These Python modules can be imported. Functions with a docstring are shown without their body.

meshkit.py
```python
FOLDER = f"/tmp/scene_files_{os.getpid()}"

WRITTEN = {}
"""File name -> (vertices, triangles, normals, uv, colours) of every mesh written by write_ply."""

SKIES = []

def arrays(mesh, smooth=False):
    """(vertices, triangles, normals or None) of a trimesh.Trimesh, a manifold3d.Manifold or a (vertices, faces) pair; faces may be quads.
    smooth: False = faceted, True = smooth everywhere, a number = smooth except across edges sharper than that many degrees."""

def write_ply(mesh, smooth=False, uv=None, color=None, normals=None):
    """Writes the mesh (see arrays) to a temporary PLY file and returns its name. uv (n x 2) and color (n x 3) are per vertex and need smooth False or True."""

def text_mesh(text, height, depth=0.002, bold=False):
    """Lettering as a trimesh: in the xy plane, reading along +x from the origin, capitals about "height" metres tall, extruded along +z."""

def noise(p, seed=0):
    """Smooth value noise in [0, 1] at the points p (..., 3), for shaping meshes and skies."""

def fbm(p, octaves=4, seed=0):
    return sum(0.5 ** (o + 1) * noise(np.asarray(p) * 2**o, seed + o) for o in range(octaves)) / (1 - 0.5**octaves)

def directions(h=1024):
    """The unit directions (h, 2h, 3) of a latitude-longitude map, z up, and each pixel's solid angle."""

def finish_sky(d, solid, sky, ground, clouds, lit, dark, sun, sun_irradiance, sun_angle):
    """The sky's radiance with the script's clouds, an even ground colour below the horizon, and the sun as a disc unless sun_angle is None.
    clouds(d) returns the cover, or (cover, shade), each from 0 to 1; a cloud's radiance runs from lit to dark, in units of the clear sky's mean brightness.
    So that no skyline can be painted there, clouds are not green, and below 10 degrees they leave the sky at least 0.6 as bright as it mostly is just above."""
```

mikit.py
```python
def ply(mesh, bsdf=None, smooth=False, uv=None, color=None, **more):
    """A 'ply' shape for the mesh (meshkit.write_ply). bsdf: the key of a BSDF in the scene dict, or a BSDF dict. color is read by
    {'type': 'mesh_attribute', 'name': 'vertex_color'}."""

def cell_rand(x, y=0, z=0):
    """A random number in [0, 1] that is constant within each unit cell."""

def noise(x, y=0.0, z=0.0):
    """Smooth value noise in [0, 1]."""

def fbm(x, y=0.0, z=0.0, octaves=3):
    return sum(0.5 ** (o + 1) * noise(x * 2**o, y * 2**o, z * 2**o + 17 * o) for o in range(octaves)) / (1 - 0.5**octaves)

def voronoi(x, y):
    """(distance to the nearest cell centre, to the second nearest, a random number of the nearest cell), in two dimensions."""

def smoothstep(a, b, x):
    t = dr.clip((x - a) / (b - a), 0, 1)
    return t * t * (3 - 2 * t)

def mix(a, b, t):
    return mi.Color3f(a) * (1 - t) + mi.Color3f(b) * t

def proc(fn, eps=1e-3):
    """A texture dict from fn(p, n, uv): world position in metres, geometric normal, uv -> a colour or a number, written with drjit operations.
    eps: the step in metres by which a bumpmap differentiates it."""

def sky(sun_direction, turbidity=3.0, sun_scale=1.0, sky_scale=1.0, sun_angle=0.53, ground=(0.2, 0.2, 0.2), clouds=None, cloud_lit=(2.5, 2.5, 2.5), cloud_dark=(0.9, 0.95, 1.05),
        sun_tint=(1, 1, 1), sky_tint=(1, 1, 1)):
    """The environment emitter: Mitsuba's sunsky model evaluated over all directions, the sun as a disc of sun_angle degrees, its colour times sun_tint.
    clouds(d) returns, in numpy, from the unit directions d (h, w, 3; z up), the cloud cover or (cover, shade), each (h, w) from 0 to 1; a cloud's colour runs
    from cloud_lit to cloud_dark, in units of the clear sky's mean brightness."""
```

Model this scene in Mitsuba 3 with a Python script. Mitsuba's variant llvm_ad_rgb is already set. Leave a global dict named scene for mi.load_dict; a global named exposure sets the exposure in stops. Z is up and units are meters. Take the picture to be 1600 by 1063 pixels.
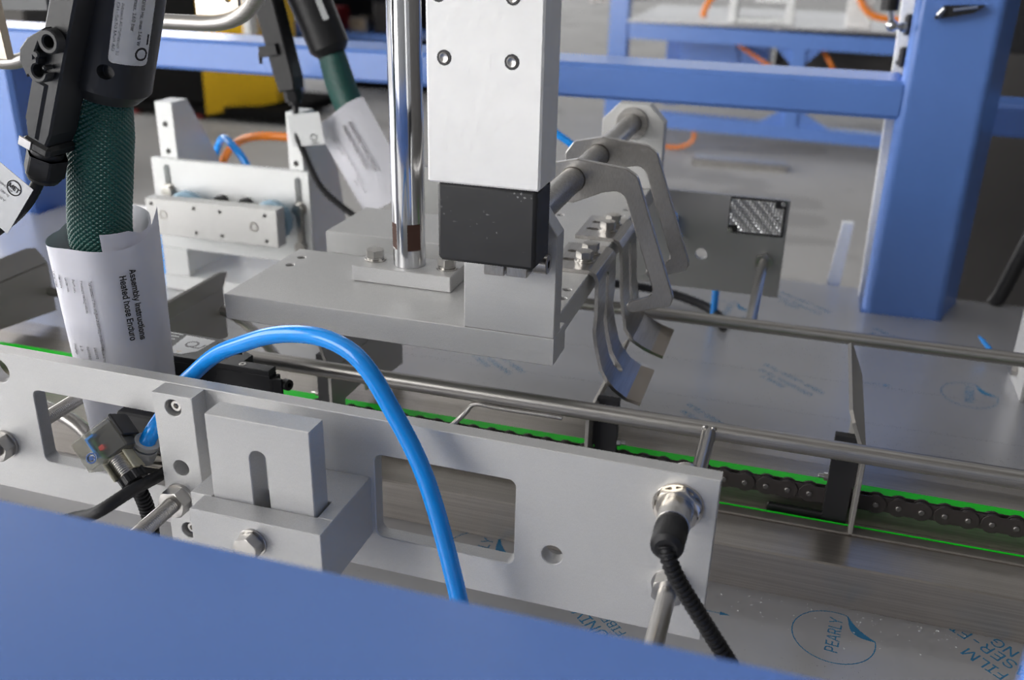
import math, random
import numpy as np, trimesh, mitsuba as mi, mikit, meshkit
import mapbox_earcut as earcut
from shapely.geometry import Polygon, Point, LineString, box as sbox
from shapely.ops import unary_union
from shapely import affinity

random.seed(7); RNG = np.random.default_rng(7)
scene, labels = {}, {}
T4 = mi.ScalarTransform4f

# ------------------------------------------------------------------ camera, light, exposure
exposure = -1.15
YAW, PITCH, ROLL, CAM_Z = -0.29387332, 0.40919108, -0.02071493, 0.4425
_f = np.array([math.sin(YAW) * math.cos(PITCH), math.cos(YAW) * math.cos(PITCH), -math.sin(PITCH)])
_r = np.array([math.cos(YAW), -math.sin(YAW), 0.0]); _d = np.cross(_f, _r)
RIGHT, DOWN = math.cos(ROLL) * _r + math.sin(ROLL) * _d, -math.sin(ROLL) * _r + math.cos(ROLL) * _d
_m = np.eye(4); _m[:3, 0], _m[:3, 1], _m[:3, 2], _m[:3, 3] = -RIGHT, -DOWN, _f, [0, 0, CAM_Z]
scene['camera'] = {'type': 'thinlens', 'fov': math.degrees(2 * math.atan(800 / 1513.9)), 'fov_axis': 'x', 'to_world': T4(_m),
                   'aperture_radius': 0.0021, 'focus_distance': 0.60, 'near_clip': 0.01, 'far_clip': 60.0}

def srgb(r, g, b):
    return [((c / 255 + 0.055) / 1.055) ** 2.4 if c > 10 else c / 255 / 12.92 for c in (r, g, b)]

def rgb(c): return {'type': 'rgb', 'value': list(map(float, c))}

SIDE_WINDOW, DOOR_WINDOW, SKYLIGHT, FAR_DOOR = (10.0, 9.9, 9.8), (12.9, 12.6, 12.2), (0.8, 0.81, 0.83), (2.2, 2.25, 2.3)

# ------------------------------------------------------------------ materials
def mat(name, d): scene['material_' + name] = d; return name
def principled(name, base, rough=0.5, metallic=0.0, spec=0.5, **k):
    b = base if isinstance(base, dict) else rgb(base)
    r = rough if isinstance(rough, dict) else float(rough)
    return mat(name, {'type': 'twosided', 'bsdf': {'type': 'principled', 'base_color': b, 'roughness': r, 'metallic': float(metallic), 'specular': float(spec), **k}})
N, F, S, MIX = mikit.noise, mikit.fbm, mikit.smoothstep, mikit.mix
import drjit as dr

def f_alu(p, n, uv):
    g = N(p.x * 2600, p.y * 2600, p.z * 2600) * 0.13 + F(p.x * 14, p.y * 14, p.z * 14, 3) * 0.06 + N(p.x * 60, p.y * 60, p.z * 1500) * 0.02
    return MIX((0.54, 0.538, 0.532), (0.74, 0.737, 0.73), g * 3.0)
def f_steel(p, n, uv):
    g = N(p.x * 25, p.y * 900, p.z * 900) * 0.5 + N(p.x * 6, p.y * 2500, p.z * 2500) * 0.3 + F(p.x * 12, p.y * 30, p.z * 30, 3) * 0.35
    return MIX((0.36, 0.345, 0.325), (0.50, 0.485, 0.465), S(0.2, 1.0, g))
def f_bed(p, n, uv):
    g = N(p.x * 18, p.y * 900, p.z * 900) * 0.35 + N(p.x * 5, p.y * 2200, p.z * 2200) * 0.2 + F(p.x * 9, p.y * 24, p.z * 24, 3) * 0.6
    return MIX((0.37, 0.34, 0.31), (0.53, 0.495, 0.455), S(0.2, 1.0, g))
def f_film(p, n, uv):
    g = F(p.x * 5, p.y * 5, p.z, 3)
    speck = S(0.90, 0.95, N(p.x * 900, p.y * 900, 3.0)) * S(0.5, 0.8, N(p.x * 14, p.y * 14, 9.0))
    return MIX(MIX((0.44, 0.44, 0.45), (0.52, 0.52, 0.535), g), (0.16, 0.15, 0.15), speck * 0.6)
def f_paint(p, n, uv):
    return MIX((0.76, 0.76, 0.75), (0.84, 0.84, 0.83), F(p.x * 40, p.y * 40, p.z * 40, 3))
def f_paintbump(p, n, uv):
    return F(p.x * 420, p.y * 420, p.z * 420, 2) * 0.0003
def f_floor(p, n, uv):
    g = F(p.x * 1.3, p.y * 1.3, 0.0, 4)
    s = S(0.62, 0.70, F(p.x * 2.2 + 5, p.y * 3.1, 2.0, 3))
    return MIX(MIX((0.36, 0.355, 0.35), (0.46, 0.455, 0.45), g), (0.27, 0.265, 0.26), s * 0.5)
def f_worn(p, n, uv):
    g = F(p.x * 30, p.y * 30, p.z * 30, 3)
    s = S(0.80, 0.9, N(p.x * 500, p.y * 500, p.z * 500)) * S(0.55, 0.75, N(p.x * 60, p.y * 60, p.z * 60))
    return MIX(MIX((0.024, 0.024, 0.025), (0.038, 0.038, 0.039), g), (0.3, 0.3, 0.3), s * 0.6)

def f_silver(p, n, uv):
    g = N(p.x * 1500, p.y * 60, p.z * 400) * 0.6 + F(p.x * 14, p.y * 14, p.z * 14, 2) * 0.4
    return MIX((0.40, 0.385, 0.365), (0.58, 0.56, 0.54), g)
principled('anodised', mikit.proc(f_alu), 0.50, 0.55, 0.5)
principled('brushed', mikit.proc(f_steel), 0.36, 0.95, 0.5)
principled('bed_steel', mikit.proc(f_bed), 0.28, 0.85, 0.5)
principled('dull_sheet', (0.40, 0.40, 0.40), 0.42, 0.7, 0.5)
principled('stainless', mikit.proc(f_silver), 0.27, 0.97, 0.5)
principled('bright_steel', (0.52, 0.505, 0.48), 0.24, 1.0, 0.5)
principled('heat_blue', (0.30, 0.31, 0.40), 0.3, 0.9, 0.5)
principled('heat_straw', (0.46, 0.40, 0.33), 0.36, 0.9, 0.5)
principled('chrome', (0.74, 0.75, 0.77), 0.11, 1.0, 0.5)
principled('nickel', (0.74, 0.69, 0.61), 0.2, 1.0, 0.5)
principled('film_sheet', mikit.proc(f_film), 0.28, 0.42, 0.5)
mat('white_paint', {'type': 'twosided', 'bsdf': {'type': 'bumpmap', 'arbitrary': mikit.proc(f_paintbump), 'scale': 1.0, 'bsdf': {'type': 'principled', 'base_color': mikit.proc(f_paint), 'roughness': 0.45, 'specular': 0.4}}})
principled('light_coat', (0.74, 0.75, 0.75), 0.42, 0.15, 0.5)
principled('blue_paint', srgb(86, 124, 196), 0.26, 0.0, 0.5, clearcoat=1.0, clearcoat_gloss=0.85)
principled('black_worn', mikit.proc(f_worn), 0.5, 0.0, 0.4)
principled('black_plastic', (0.014, 0.014, 0.015), 0.42, 0.0, 0.4)
principled('grey_black', (0.021, 0.022, 0.024), 0.42, 0.0, 0.45)
principled('rubber', (0.011, 0.011, 0.012), 0.5, 0.0, 0.45)
principled('chain_steel', (0.060, 0.052, 0.050), 0.36, 0.5, 0.5)
principled('pin_steel', (0.20, 0.19, 0.185), 0.35, 0.8, 0.5)
principled('pusher_steel', (0.36, 0.345, 0.325), 0.45, 0.65, 0.5)
principled('black_oxide', (0.03, 0.03, 0.032), 0.42, 0.5, 0.5)
principled('green_plastic', srgb(22, 224, 40), 0.42, 0.0, 0.4)
principled('blue_hose', srgb(16, 146, 240), 0.16, 0.0, 0.55, clearcoat=0.5, clearcoat_gloss=0.95)
principled('orange_hose', srgb(228, 124, 22), 0.3, 0.0, 0.5)
principled('teal_braid', (0.007, 0.078, 0.064), 0.30, 0.0, 0.7)
principled('paper', (0.74, 0.74, 0.80), 0.7, 0.0, 0.2)
principled('ink', (0.02, 0.02, 0.022), 0.6, 0.0, 0.2)
principled('grey_ink', (0.22, 0.22, 0.23), 0.6, 0.0, 0.2)
principled('film_ink', (0.03, 0.17, 0.33), 0.5, 0.0, 0.3)
principled('sticker', (0.62, 0.63, 0.64), 0.5, 0.0, 0.4)
principled('grey_plastic', (0.42, 0.42, 0.41), 0.4, 0.0, 0.4)
principled('rust', (0.075, 0.038, 0.028), 0.7, 0.2, 0.3)
principled('bushing_blue', (0.22, 0.34, 0.44), 0.4, 0.3, 0.4)
principled('yellow_paint', srgb(222, 178, 22), 0.45, 0.0, 0.4)
principled('panel_grey', (0.14, 0.145, 0.15), 0.5, 0.0, 0.3)
principled('matte_black', (0.008, 0.008, 0.008), 0.9, 0.0, 0.05)
principled('dark_panel', (0.060, 0.057, 0.054), 0.55, 0.0, 0.3)
principled('concrete', mikit.proc(f_floor), 0.6, 0.0, 0.25)
principled('hall_wall', (0.50, 0.51, 0.52), 0.8, 0.0, 0.2)
principled('hall_ceiling', (0.24, 0.235, 0.23), 0.8, 0.0, 0.2)
principled('board_green', srgb(60, 130, 70), 0.5)
principled('led_red', srgb(205, 40, 30), 0.4)
principled('caster_red', srgb(120, 20, 22), 0.5)
mat('clear_plastic', {'type': 'blendbsdf', 'weight': 0.10, 'a': {'type': 'thindielectric', 'int_ior': 1.5, 'specular_transmittance': rgb((0.97, 0.965, 0.92))}, 'b': {'type': 'twosided', 'bsdf': {'type': 'principled', 'base_color': rgb((0.80, 0.78, 0.66)), 'roughness': 0.3}}})
principled('clear_edge', (0.42, 0.40, 0.30), 0.25, 0.0, 0.5)
mat('acrylic', {'type': 'thindielectric', 'int_ior': 1.5, 'specular_transmittance': rgb((0.88, 0.9, 0.9))})

# ------------------------------------------------------------------ mesh helpers (metres)
def cat(*ms):
    out = []
    for m in ms: out += m if isinstance(m, list) else [m]
    return trimesh.util.concatenate(out)

def bx(x0, x1, y0, y1, z0, z1, b=0.0006):
    b = min(b, (x1 - x0) / 3, (y1 - y0) / 3, (z1 - z0) / 3)
    p = []
    for sx in (0, 1):
        for sy in (0, 1):
            for sz in (0, 1):
                c = np.array([(x0, x1)[sx], (y0, y1)[sy], (z0, z1)[sz]]); s = np.array([1 - 2 * sx, 1 - 2 * sy, 1 - 2 * sz]) * b
                for k in range(3):
                    q = c + s; q[k] = c[k]; p.append(q)
    return hull(p)

def hull(p):
    return trimesh.convex.convex_hull(np.array(p))

def frame(d):
    d = np.asarray(d, float); d = d / np.linalg.norm(d)
    a = np.cross(d, [0, 0, 1.0]) if abs(d[2]) < 0.95 else np.cross(d, [1.0, 0, 0])
    a /= np.linalg.norm(a)
    return a, np.cross(d, a), d

def grid_faces(n, m, close_m=True):
    f = []
    i, j = np.meshgrid(np.arange(n - 1), np.arange(m if close_m else m - 1), indexing='ij')
    j2 = (j + 1) % m
    a, b, c, d = i * m + j, i * m + j2, (i + 1) * m + j2, (i + 1) * m + j
    q = np.stack([a, b, c, d], -1).reshape(-1, 4)
    return np.vstack([q[:, [0, 1, 2]], q[:, [0, 2, 3]]])

def lathe(prof, p0, d, sides=32, spin=0.0):
    """prof: (axial, radius) pairs; capped where the radius starts or ends above zero."""
    prof = list(prof)
    if prof[0][1] > 1e-9: prof = [(prof[0][0], 0.0)] + prof
    if prof[-1][1] > 1e-9: prof = prof + [(prof[-1][0], 0.0)]
    A, B, D = frame(d)
    t = np.arange(sides) * 2 * np.pi / sides + spin
    ring = np.cos(t)[:, None] * A + np.sin(t)[:, None] * B
    v = np.array([np.asarray(p0) + D * a + ring * r for a, r in prof]).reshape(-1, 3)
    return tidy(v, grid_faces(len(prof), sides))

def tidy(v, f):
    m = trimesh.Trimesh(v, f, process=False); m.merge_vertices(digits_vertex=8)
    m.update_faces(m.nondegenerate_faces(1e-12)); m.remove_unreferenced_vertices(); return m

def cyl(p0, p1, r, sides=28, b=0.0003):
    p0, p1 = np.asarray(p0, float), np.asarray(p1, float); L = np.linalg.norm(p1 - p0); b = min(b, r / 3, L / 3)
    return lathe([(0, r - b), (b, r), (L - b, r), (L, r - b)], p0, p1 - p0, sides)

def ring(p0, d, r0, r1, h, sides=36, b=0.0002):
    """a washer from p0 along d"""
    A, B, D = frame(d)
    prof = [(0, r0), (0, r1 - b), (b, r1), (h - b, r1), (h, r1 - b), (h, r0), (0, r0)]
    t = np.arange(sides) * 2 * np.pi / sides
    rg = np.cos(t)[:, None] * A + np.sin(t)[:, None] * B
    v = np.array([np.asarray(p0) + D * a + rg * r for a, r in prof]).reshape(-1, 3)
    return trimesh.Trimesh(v, grid_faces(len(prof), sides), process=False)

def smooth_path(pts, n=80):
    from scipy.interpolate import CubicSpline
    p = np.asarray(pts, float); s = np.r_[0, np.cumsum(np.linalg.norm(np.diff(p, axis=0), axis=1) ** 0.75)]
    return CubicSpline(s, p)(np.linspace(0, s[-1], n))

def tube(path, r, sides=20, rfun=None, cap=True):
    p = np.asarray(path, float); t = np.gradient(p, axis=0); t /= np.linalg.norm(t, axis=1, keepdims=True)
    a = np.zeros_like(p); a[0] = frame(t[0])[0]
    for i in range(1, len(p)):
        q = a[i - 1] - t[i] * (a[i - 1] @ t[i]); a[i] = q / np.linalg.norm(q)
    b = np.cross(t, a); ang = np.arange(sides) * 2 * np.pi / sides
    rad = np.full((len(p), sides), r) if rfun is None else rfun(np.r_[0, np.cumsum(np.linalg.norm(np.diff(p, axis=0), axis=1))][:, None], ang[None])
    v = p[:, None] + rad[..., None] * (np.cos(ang)[None, :, None] * a[:, None] + np.sin(ang)[None, :, None] * b[:, None])
    f = grid_faces(len(p), sides); v = v.reshape(-1, 3)
    if cap:
        v = np.vstack([v, p[0], p[-1]]); k = len(v); j = np.arange(sides); o = (len(p) - 1) * sides
        f = np.vstack([f, np.stack([j * 0 + k - 2, (j + 1) % sides, j], 1), np.stack([j * 0 + k - 1, o + j, o + (j + 1) % sides], 1)])
    return trimesh.Trimesh(v, f, process=False)

def fillet(pts, r, n=10):
    p = np.asarray(pts, float); out = [p[0]]
    for a, b, c in zip(p[:-2], p[1:-1], p[2:]):
        u, v = a - b, c - b; lu, lv = np.linalg.norm(u), np.linalg.norm(v); k = min(r, lu / 2.05, lv / 2.05)
        s, e = b + u / lu * k, b + v / lv * k
        out += [(1 - t) ** 2 * s + 2 * t * (1 - t) * b + t * t * e for t in np.linspace(0, 1, n)]
    return np.array(out + [p[-1]])

def threaded(p0, p1, r, pitch=0.0015, sides=28):
    p0, p1 = np.asarray(p0, float), np.asarray(p1, float); L = np.linalg.norm(p1 - p0); n = int(L / pitch * 6) + 2
    def rf(s, a):
        k = (s / pitch - a / (2 * np.pi)) % 1.0
        return r - 0.0007 * np.abs(k - 0.5) * 2 + 0 * s
    return tube(np.linspace(p0, p1, n), r, sides, rf)

def corrugated(path, r, pitch, depth, sides=20):
    L = np.linalg.norm(np.diff(path, axis=0), axis=1).sum(); n = int(L / pitch * 7)
    s0 = np.r_[0, np.cumsum(np.linalg.norm(np.diff(path, axis=0), axis=1))]; s = np.linspace(0, s0[-1], n)
    p = np.stack([np.interp(s, s0, path[:, k]) for k in range(3)], 1)
    return tube(p, r, sides, lambda q, a: r - depth * (np.clip(np.cos(q / pitch * 2 * np.pi) * 1.6, -1, 1) < -0.1) + 0 * a - depth * 0.25 * (1 - np.cos(q / pitch * 2 * np.pi)) / 2)

def ring_ccw(c, ccw=True):
    c = np.asarray(c)[:-1] if np.allclose(c[0], c[-1]) else np.asarray(c)
    area = 0.5 * np.sum(c[:, 0] * np.roll(c[:, 1], -1) - np.roll(c[:, 0], -1) * c[:, 1])
    return c if (area > 0) == ccw else c[::-1]

def inset(c, b):
    e0 = c - np.roll(c, 1, 0); e1 = np.roll(c, -1, 0) - c
    e0 = e0 / np.linalg.norm(e0, axis=1, keepdims=True); e1 = e1 / np.linalg.norm(e1, axis=1, keepdims=True)
    n0 = np.stack([-e0[:, 1], e0[:, 0]], 1); n1 = np.stack([-e1[:, 1], e1[:, 0]], 1)
    n = n0 + n1; k = np.sum(n * n, 1, keepdims=True)
    return c + 2 * n / np.maximum(k, 0.6) * b

def extrude(poly, h, b=0.0004):
    """A polygon (with holes) extruded along w from 0 to h with chamfered rims."""
    poly = poly.buffer(0)
    if hasattr(poly, 'geoms'): return cat(*[extrude(g, h, b) for g in poly.geoms])
    rings = [ring_ccw(poly.exterior.coords)] + [ring_ccw(i.coords, False) for i in poly.interiors]
    rings = [np.array([q for k, q in enumerate(r) if np.linalg.norm(q - r[k - 1]) > 1e-7]) for r in rings]
    b = min(b, h / 3)
    ins = [inset(r, b) for r in rings]
    v2 = np.vstack(ins); tri = np.asarray(earcut.triangulate_float64(v2, np.cumsum([len(r) for r in ins]).astype(np.uint32))).reshape(-1, 3)
    P = v2[tri]; e1, e2 = P[:, 1] - P[:, 0], P[:, 2] - P[:, 0]; ar = e1[:, 0] * e2[:, 1] - e1[:, 1] * e2[:, 0]; tri[ar < 0] = tri[ar < 0][:, ::-1]
    V, Fc, n = [], [], 0
    full = np.vstack(rings); m = len(full)
    for c, w in ((v2, 0.0), (full, b), (full, h - b), (v2, h)):
        V.append(np.c_[c, np.full(m, w)])
    Fc.append(tri[:, ::-1]); Fc.append(tri + 3 * m)
    for L in range(3):
        o = 0
        for r in rings:
            j = np.arange(len(r)); j2 = (j + 1) % len(r); a0, a1 = L * m + o, (L + 1) * m + o
            Fc.append(np.stack([a0 + j, a0 + j2, a1 + j2], 1)); Fc.append(np.stack([a0 + j, a1 + j2, a1 + j], 1)); o += len(r)
    return trimesh.Trimesh(np.vstack(V), np.vstack(Fc), process=False)

def place(m, o, u, v):
    """mesh axes x,y,z -> directions u, v, u x v at the origin o"""
    u, v = np.asarray(u, float), np.asarray(v, float); u = u / np.linalg.norm(u); v = v - u * (u @ v); v /= np.linalg.norm(v)
    M = np.eye(4); M[:3, 0], M[:3, 1], M[:3, 2], M[:3, 3] = u, v, np.cross(u, v), o
    m = m.copy(); m.apply_transform(M); return m

def xz(poly, y0, y1, b=0.0004):          # polygon in x,z ; thickness along y
    m = extrude(poly, y1 - y0, b); return place(m, [0, y1, 0], [1, 0, 0], [0, 0, 1])
def yz(poly, x0, x1, b=0.0004):
    m = extrude(poly, x1 - x0, b); return place(m, [x0, 0, 0], [0, 1, 0], [0, 0, 1])
def xy(poly, z0, z1, b=0.0004):
    m = extrude(poly, z1 - z0, b); return place(m, [0, 0, z0], [1, 0, 0], [0, 1, 0])

def rrect(x0, x1, z0, z1, r):
    return sbox(x0 + r, z0 + r, x1 - r, z1 - r).buffer(r, quad_segs=6) if r > 0 else sbox(x0, z0, x1, z1)
def disc(x, z, r, q=10): return Point(x, z).buffer(r, quad_segs=q)
def slot(x0, z0, x1, z1, r): return LineString([(x0, z0), (x1, z1)]).buffer(r, quad_segs=8)

def hexpoly(af, spin=0.0):
    return Polygon([(af / math.sqrt(3) * math.cos(k * math.pi / 3 + spin), af / math.sqrt(3) * math.sin(k * math.pi / 3 + spin)) for k in range(6)])

def hexhead(p, d, af, h, spin=0.2, hole=0.0):
    """a hexagon nut or bolt head standing on p along d, its outer rim chamfered to a circle"""
    A, B, D = frame(d); poly = hexpoly(af, spin)
    R = af / math.sqrt(3)
    base = np.array(poly.exterior.coords)[:-1]
    n = 48; t = np.arange(n) * 2 * np.pi / n
    # hexagon sampled over angle
    rr = af / 2 / np.cos(((t - spin) % (np.pi / 3)) - np.pi / 6)
    lim = af / 2 * 1.0
    prof = [(0.0, np.minimum(rr, R)), (h - 0.0004, None), (h, None)]
    rows = [(0.0, rr), (h * 0.8, rr * 0 + rr), (h * 0.8 + 0.0001, rr)]
    out = [np.asarray(p) + D * 0 + (np.cos(t)[:, None] * A + np.sin(t)[:, None] * B) * rr[:, None]]
    hz = h - 0.42 * (rr - lim)                       # conical chamfer cuts the corners lower
    out.append(np.asarray(p) + D * hz[:, None] + (np.cos(t)[:, None] * A + np.sin(t)[:, None] * B) * rr[:, None])
    top = lim * 0.97
    out.append(np.asarray(p) + D * h + (np.cos(t)[:, None] * A + np.sin(t)[:, None] * B) * top)
    if hole > 0:
        out.append(np.asarray(p) + D * h + (np.cos(t)[:, None] * A + np.sin(t)[:, None] * B) * hole)
        out.append(np.asarray(p) + D * 0 + (np.cos(t)[:, None] * A + np.sin(t)[:, None] * B) * hole)
        out.append(out[0].copy())
        v = np.vstack(out); return trimesh.Trimesh(v, grid_faces(len(out), n), process=False)
    out.append(np.asarray(p) + D * h + (np.cos(t)[:, None] * A + np.sin(t)[:, None] * B) * 1e-6)
    v = np.vstack(out); return trimesh.Trimesh(v, grid_faces(len(out), n), process=False)

def caphead(p, d, r, h, hexr):
    """a socket cap screw head: knurled rim is left plain, hexagon socket sunk in the face"""
    A, B, D = frame(d); n = 36; t = np.arange(n) * 2 * np.pi / n; ringv = np.cos(t)[:, None] * A + np.sin(t)[:, None] * B
    hx = hexr * math.cos(math.pi / 6) / np.cos((t % (np.pi / 3)) - np.pi / 6)
    o = np.asarray(p); L = [o + ringv * r, o + D * (h - 0.0005) + ringv * r, o + D * h + ringv * (r - 0.0005), o + D * h + ringv * hx[:, None], o + D * (h * 0.4) + ringv * hx[:, None], o + D * (h * 0.35) + ringv * 1e-6]
    return trimesh.Trimesh(np.vstack(L), grid_faces(len(L), n), process=False)

def text(s, h, o, u, v, depth=0.00012, bold=False, centre=False, width=None):
    m = meshkit.text_mesh(s, h, depth, bold)
    if width: m.apply_scale([width / max(m.bounds[1][0], 1e-6), 1, 1])
    if centre: m.apply_translation([-m.bounds[:, 0].mean(), -h / 2, 0])
    return place(m, o, u, v)

def cut(a, *bs):
    a, *bs = [solid(m) for m in (a, *bs)]
    return trimesh.boolean.difference([a] + list(bs), engine='manifold')

def solid(m):
    m = tidy(m.vertices, m.faces); m.fix_normals(); return m

# ------------------------------------------------------------------ scene bookkeeping
def numbered(key):
    if key not in USED: USED.add(key); return key
    k = 1
    while f'{key}_{k:03d}' in USED: k += 1
    USED.add(f'{key}_{k:03d}'); return f'{key}_{k:03d}'
USED = set()
def thing(name, label, category, group=None):
    key = numbered(name); labels[key] = {'label': label, 'category': category}
    if group: labels[key]['group'] = group
    return key
def add(parent, name, mesh, material, smooth=32, label=None, kind=None):
    key = numbered(f'{parent}__{name}')
    if name in ('nut', 'hex_bolt', 'bolt') and smooth == 32: smooth = 14
    scene[key] = mikit.ply(mesh, 'material_' + material, smooth)
    if label: labels.setdefault(key, {})['label'] = label
    if kind: labels.setdefault(key, {})['kind'] = kind
    return key
def solo(name, mesh, material, label, category, group=None, smooth=32):
    key = thing(name, label, category, group); scene[key] = mikit.ply(mesh, 'material_' + material, smooth); return key
def struct(name, mesh, material, emit=None):
    key = numbered(name); labels[key] = {'kind': 'structure'}
    scene[key] = mikit.ply(mesh, 'material_' + material, False)
    if emit: scene[key]['emitter'] = {'type': 'area', 'radiance': rgb(emit)}
    return key
def quad(a, b, c, d): return trimesh.Trimesh([a, b, c, d], [[0, 1, 2], [0, 2, 3]], process=False)

# ------------------------------------------------------------------ the hall
FZ = -0.80
struct('floor', bx(-14, 10, -5.2, 22, FZ - 0.1, FZ), 'concrete')
struct('ceiling', bx(-14, 10, -5.2, 22, 6.5, 6.6), 'hall_ceiling')
struct('wall_left', cat(bx(-14.2, -14, -5.2, 22, FZ, 0.2), bx(-14.2, -14, -5.2, 22, 6.3, 6.5), bx(-14.2, -14, -5.2, -4.0, 0.2, 6.3), bx(-14.2, -14, 21.8, 22, 0.2, 6.3)), 'hall_wall')
struct('wall_right', bx(10, 10.2, -5.2, 22, FZ, 6.5), 'hall_ceiling')
struct('wall_far', bx(-14, 10, 22, 22.2, FZ, 6.5), 'hall_wall')
struct('wall_near', cat(bx(-14, 10, -5.4, -5.2, 5.2, 6.5), bx(-14, -11.6, -5.4, -5.2, FZ, 5.2), bx(-2.4, 10, -5.4, -5.2, FZ, 5.2)), 'hall_wall')
struct('window_1', quad([-11.6, -5.3, FZ], [-11.6, -5.3, 5.2], [-2.4, -5.3, 5.2], [-2.4, -5.3, FZ]), 'hall_wall', DOOR_WINDOW)
struct('window_2', quad([-14.1, -4, 0.2], [-14.1, 21.8, 0.2], [-14.1, 21.8, 6.3], [-14.1, -4, 6.3]), 'hall_wall', SIDE_WINDOW)
struct('window_6', quad([-13, 21.98, 0.3], [8, 21.98, 0.3], [8, 21.98, 3.2], [-13, 21.98, 3.2]), 'hall_wall', FAR_DOOR)
for k, y in enumerate((1.0, 6.0, 11.0)):
    struct(f'window_{3 + k}', quad([-9, y, 6.49], [-9, y + 1.6, 6.49], [6, y + 1.6, 6.49], [6, y, 6.49]), 'hall_wall', SKYLIGHT)

# ------------------------------------------------------------------ blue machine frame
fr = thing('steel_framework', 'blue painted welded steel frame of the packing machine with beam across the foreground', 'machine frame')
add(fr, 'beam', bx(-2.2, 0.098, 1.212, 1.30, 0.238, 0.2815, 0.005), 'blue_paint', True and 40, 'rear blue cross beam running behind the white cylinder')
postpoly = Polygon([(0.090, 1.210), (0.182, 1.212), (0.213, 1.300), (0.097, 1.300)]).buffer(-0.012).buffer(0.012, quad_segs=5)
add(fr, 'post', xy(postpoly, -0.80, 0.62), 'blue_paint', 40, 'thick blue post at the right')
add(fr, 'post', bx(-1.27, -1.17, 1.21, 1.30, -0.80, 0.238, 0.006), 'blue_paint', 40)
add(fr, 'beam', bx(-1.8, 0.30, 0.085, 0.226, 0.19, 0.2565, 0.007), 'blue_paint', 40, 'out of focus blue beam across the bottom of the foreground')
add(fr, 'post', bx(0.0665, 0.16, 0.10, 0.22, -0.80, 0.310, 0.006), 'blue_paint', 40)
add(fr, 'beam', bx(0.19, 0.60, 1.40, 1.48, 0.194, 0.236, 0.005), 'blue_paint', 40)
add(fr, 'beam', bx(-1.16, 0.088, 1.215, 1.275, -0.075, -0.004, 0.004), 'blue_paint', 40)
add(fr, 'beam', bx(-1.8, 0.066, 0.12, 0.20, -0.075, -0.004, 0.004), 'blue_paint', 40)

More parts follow.
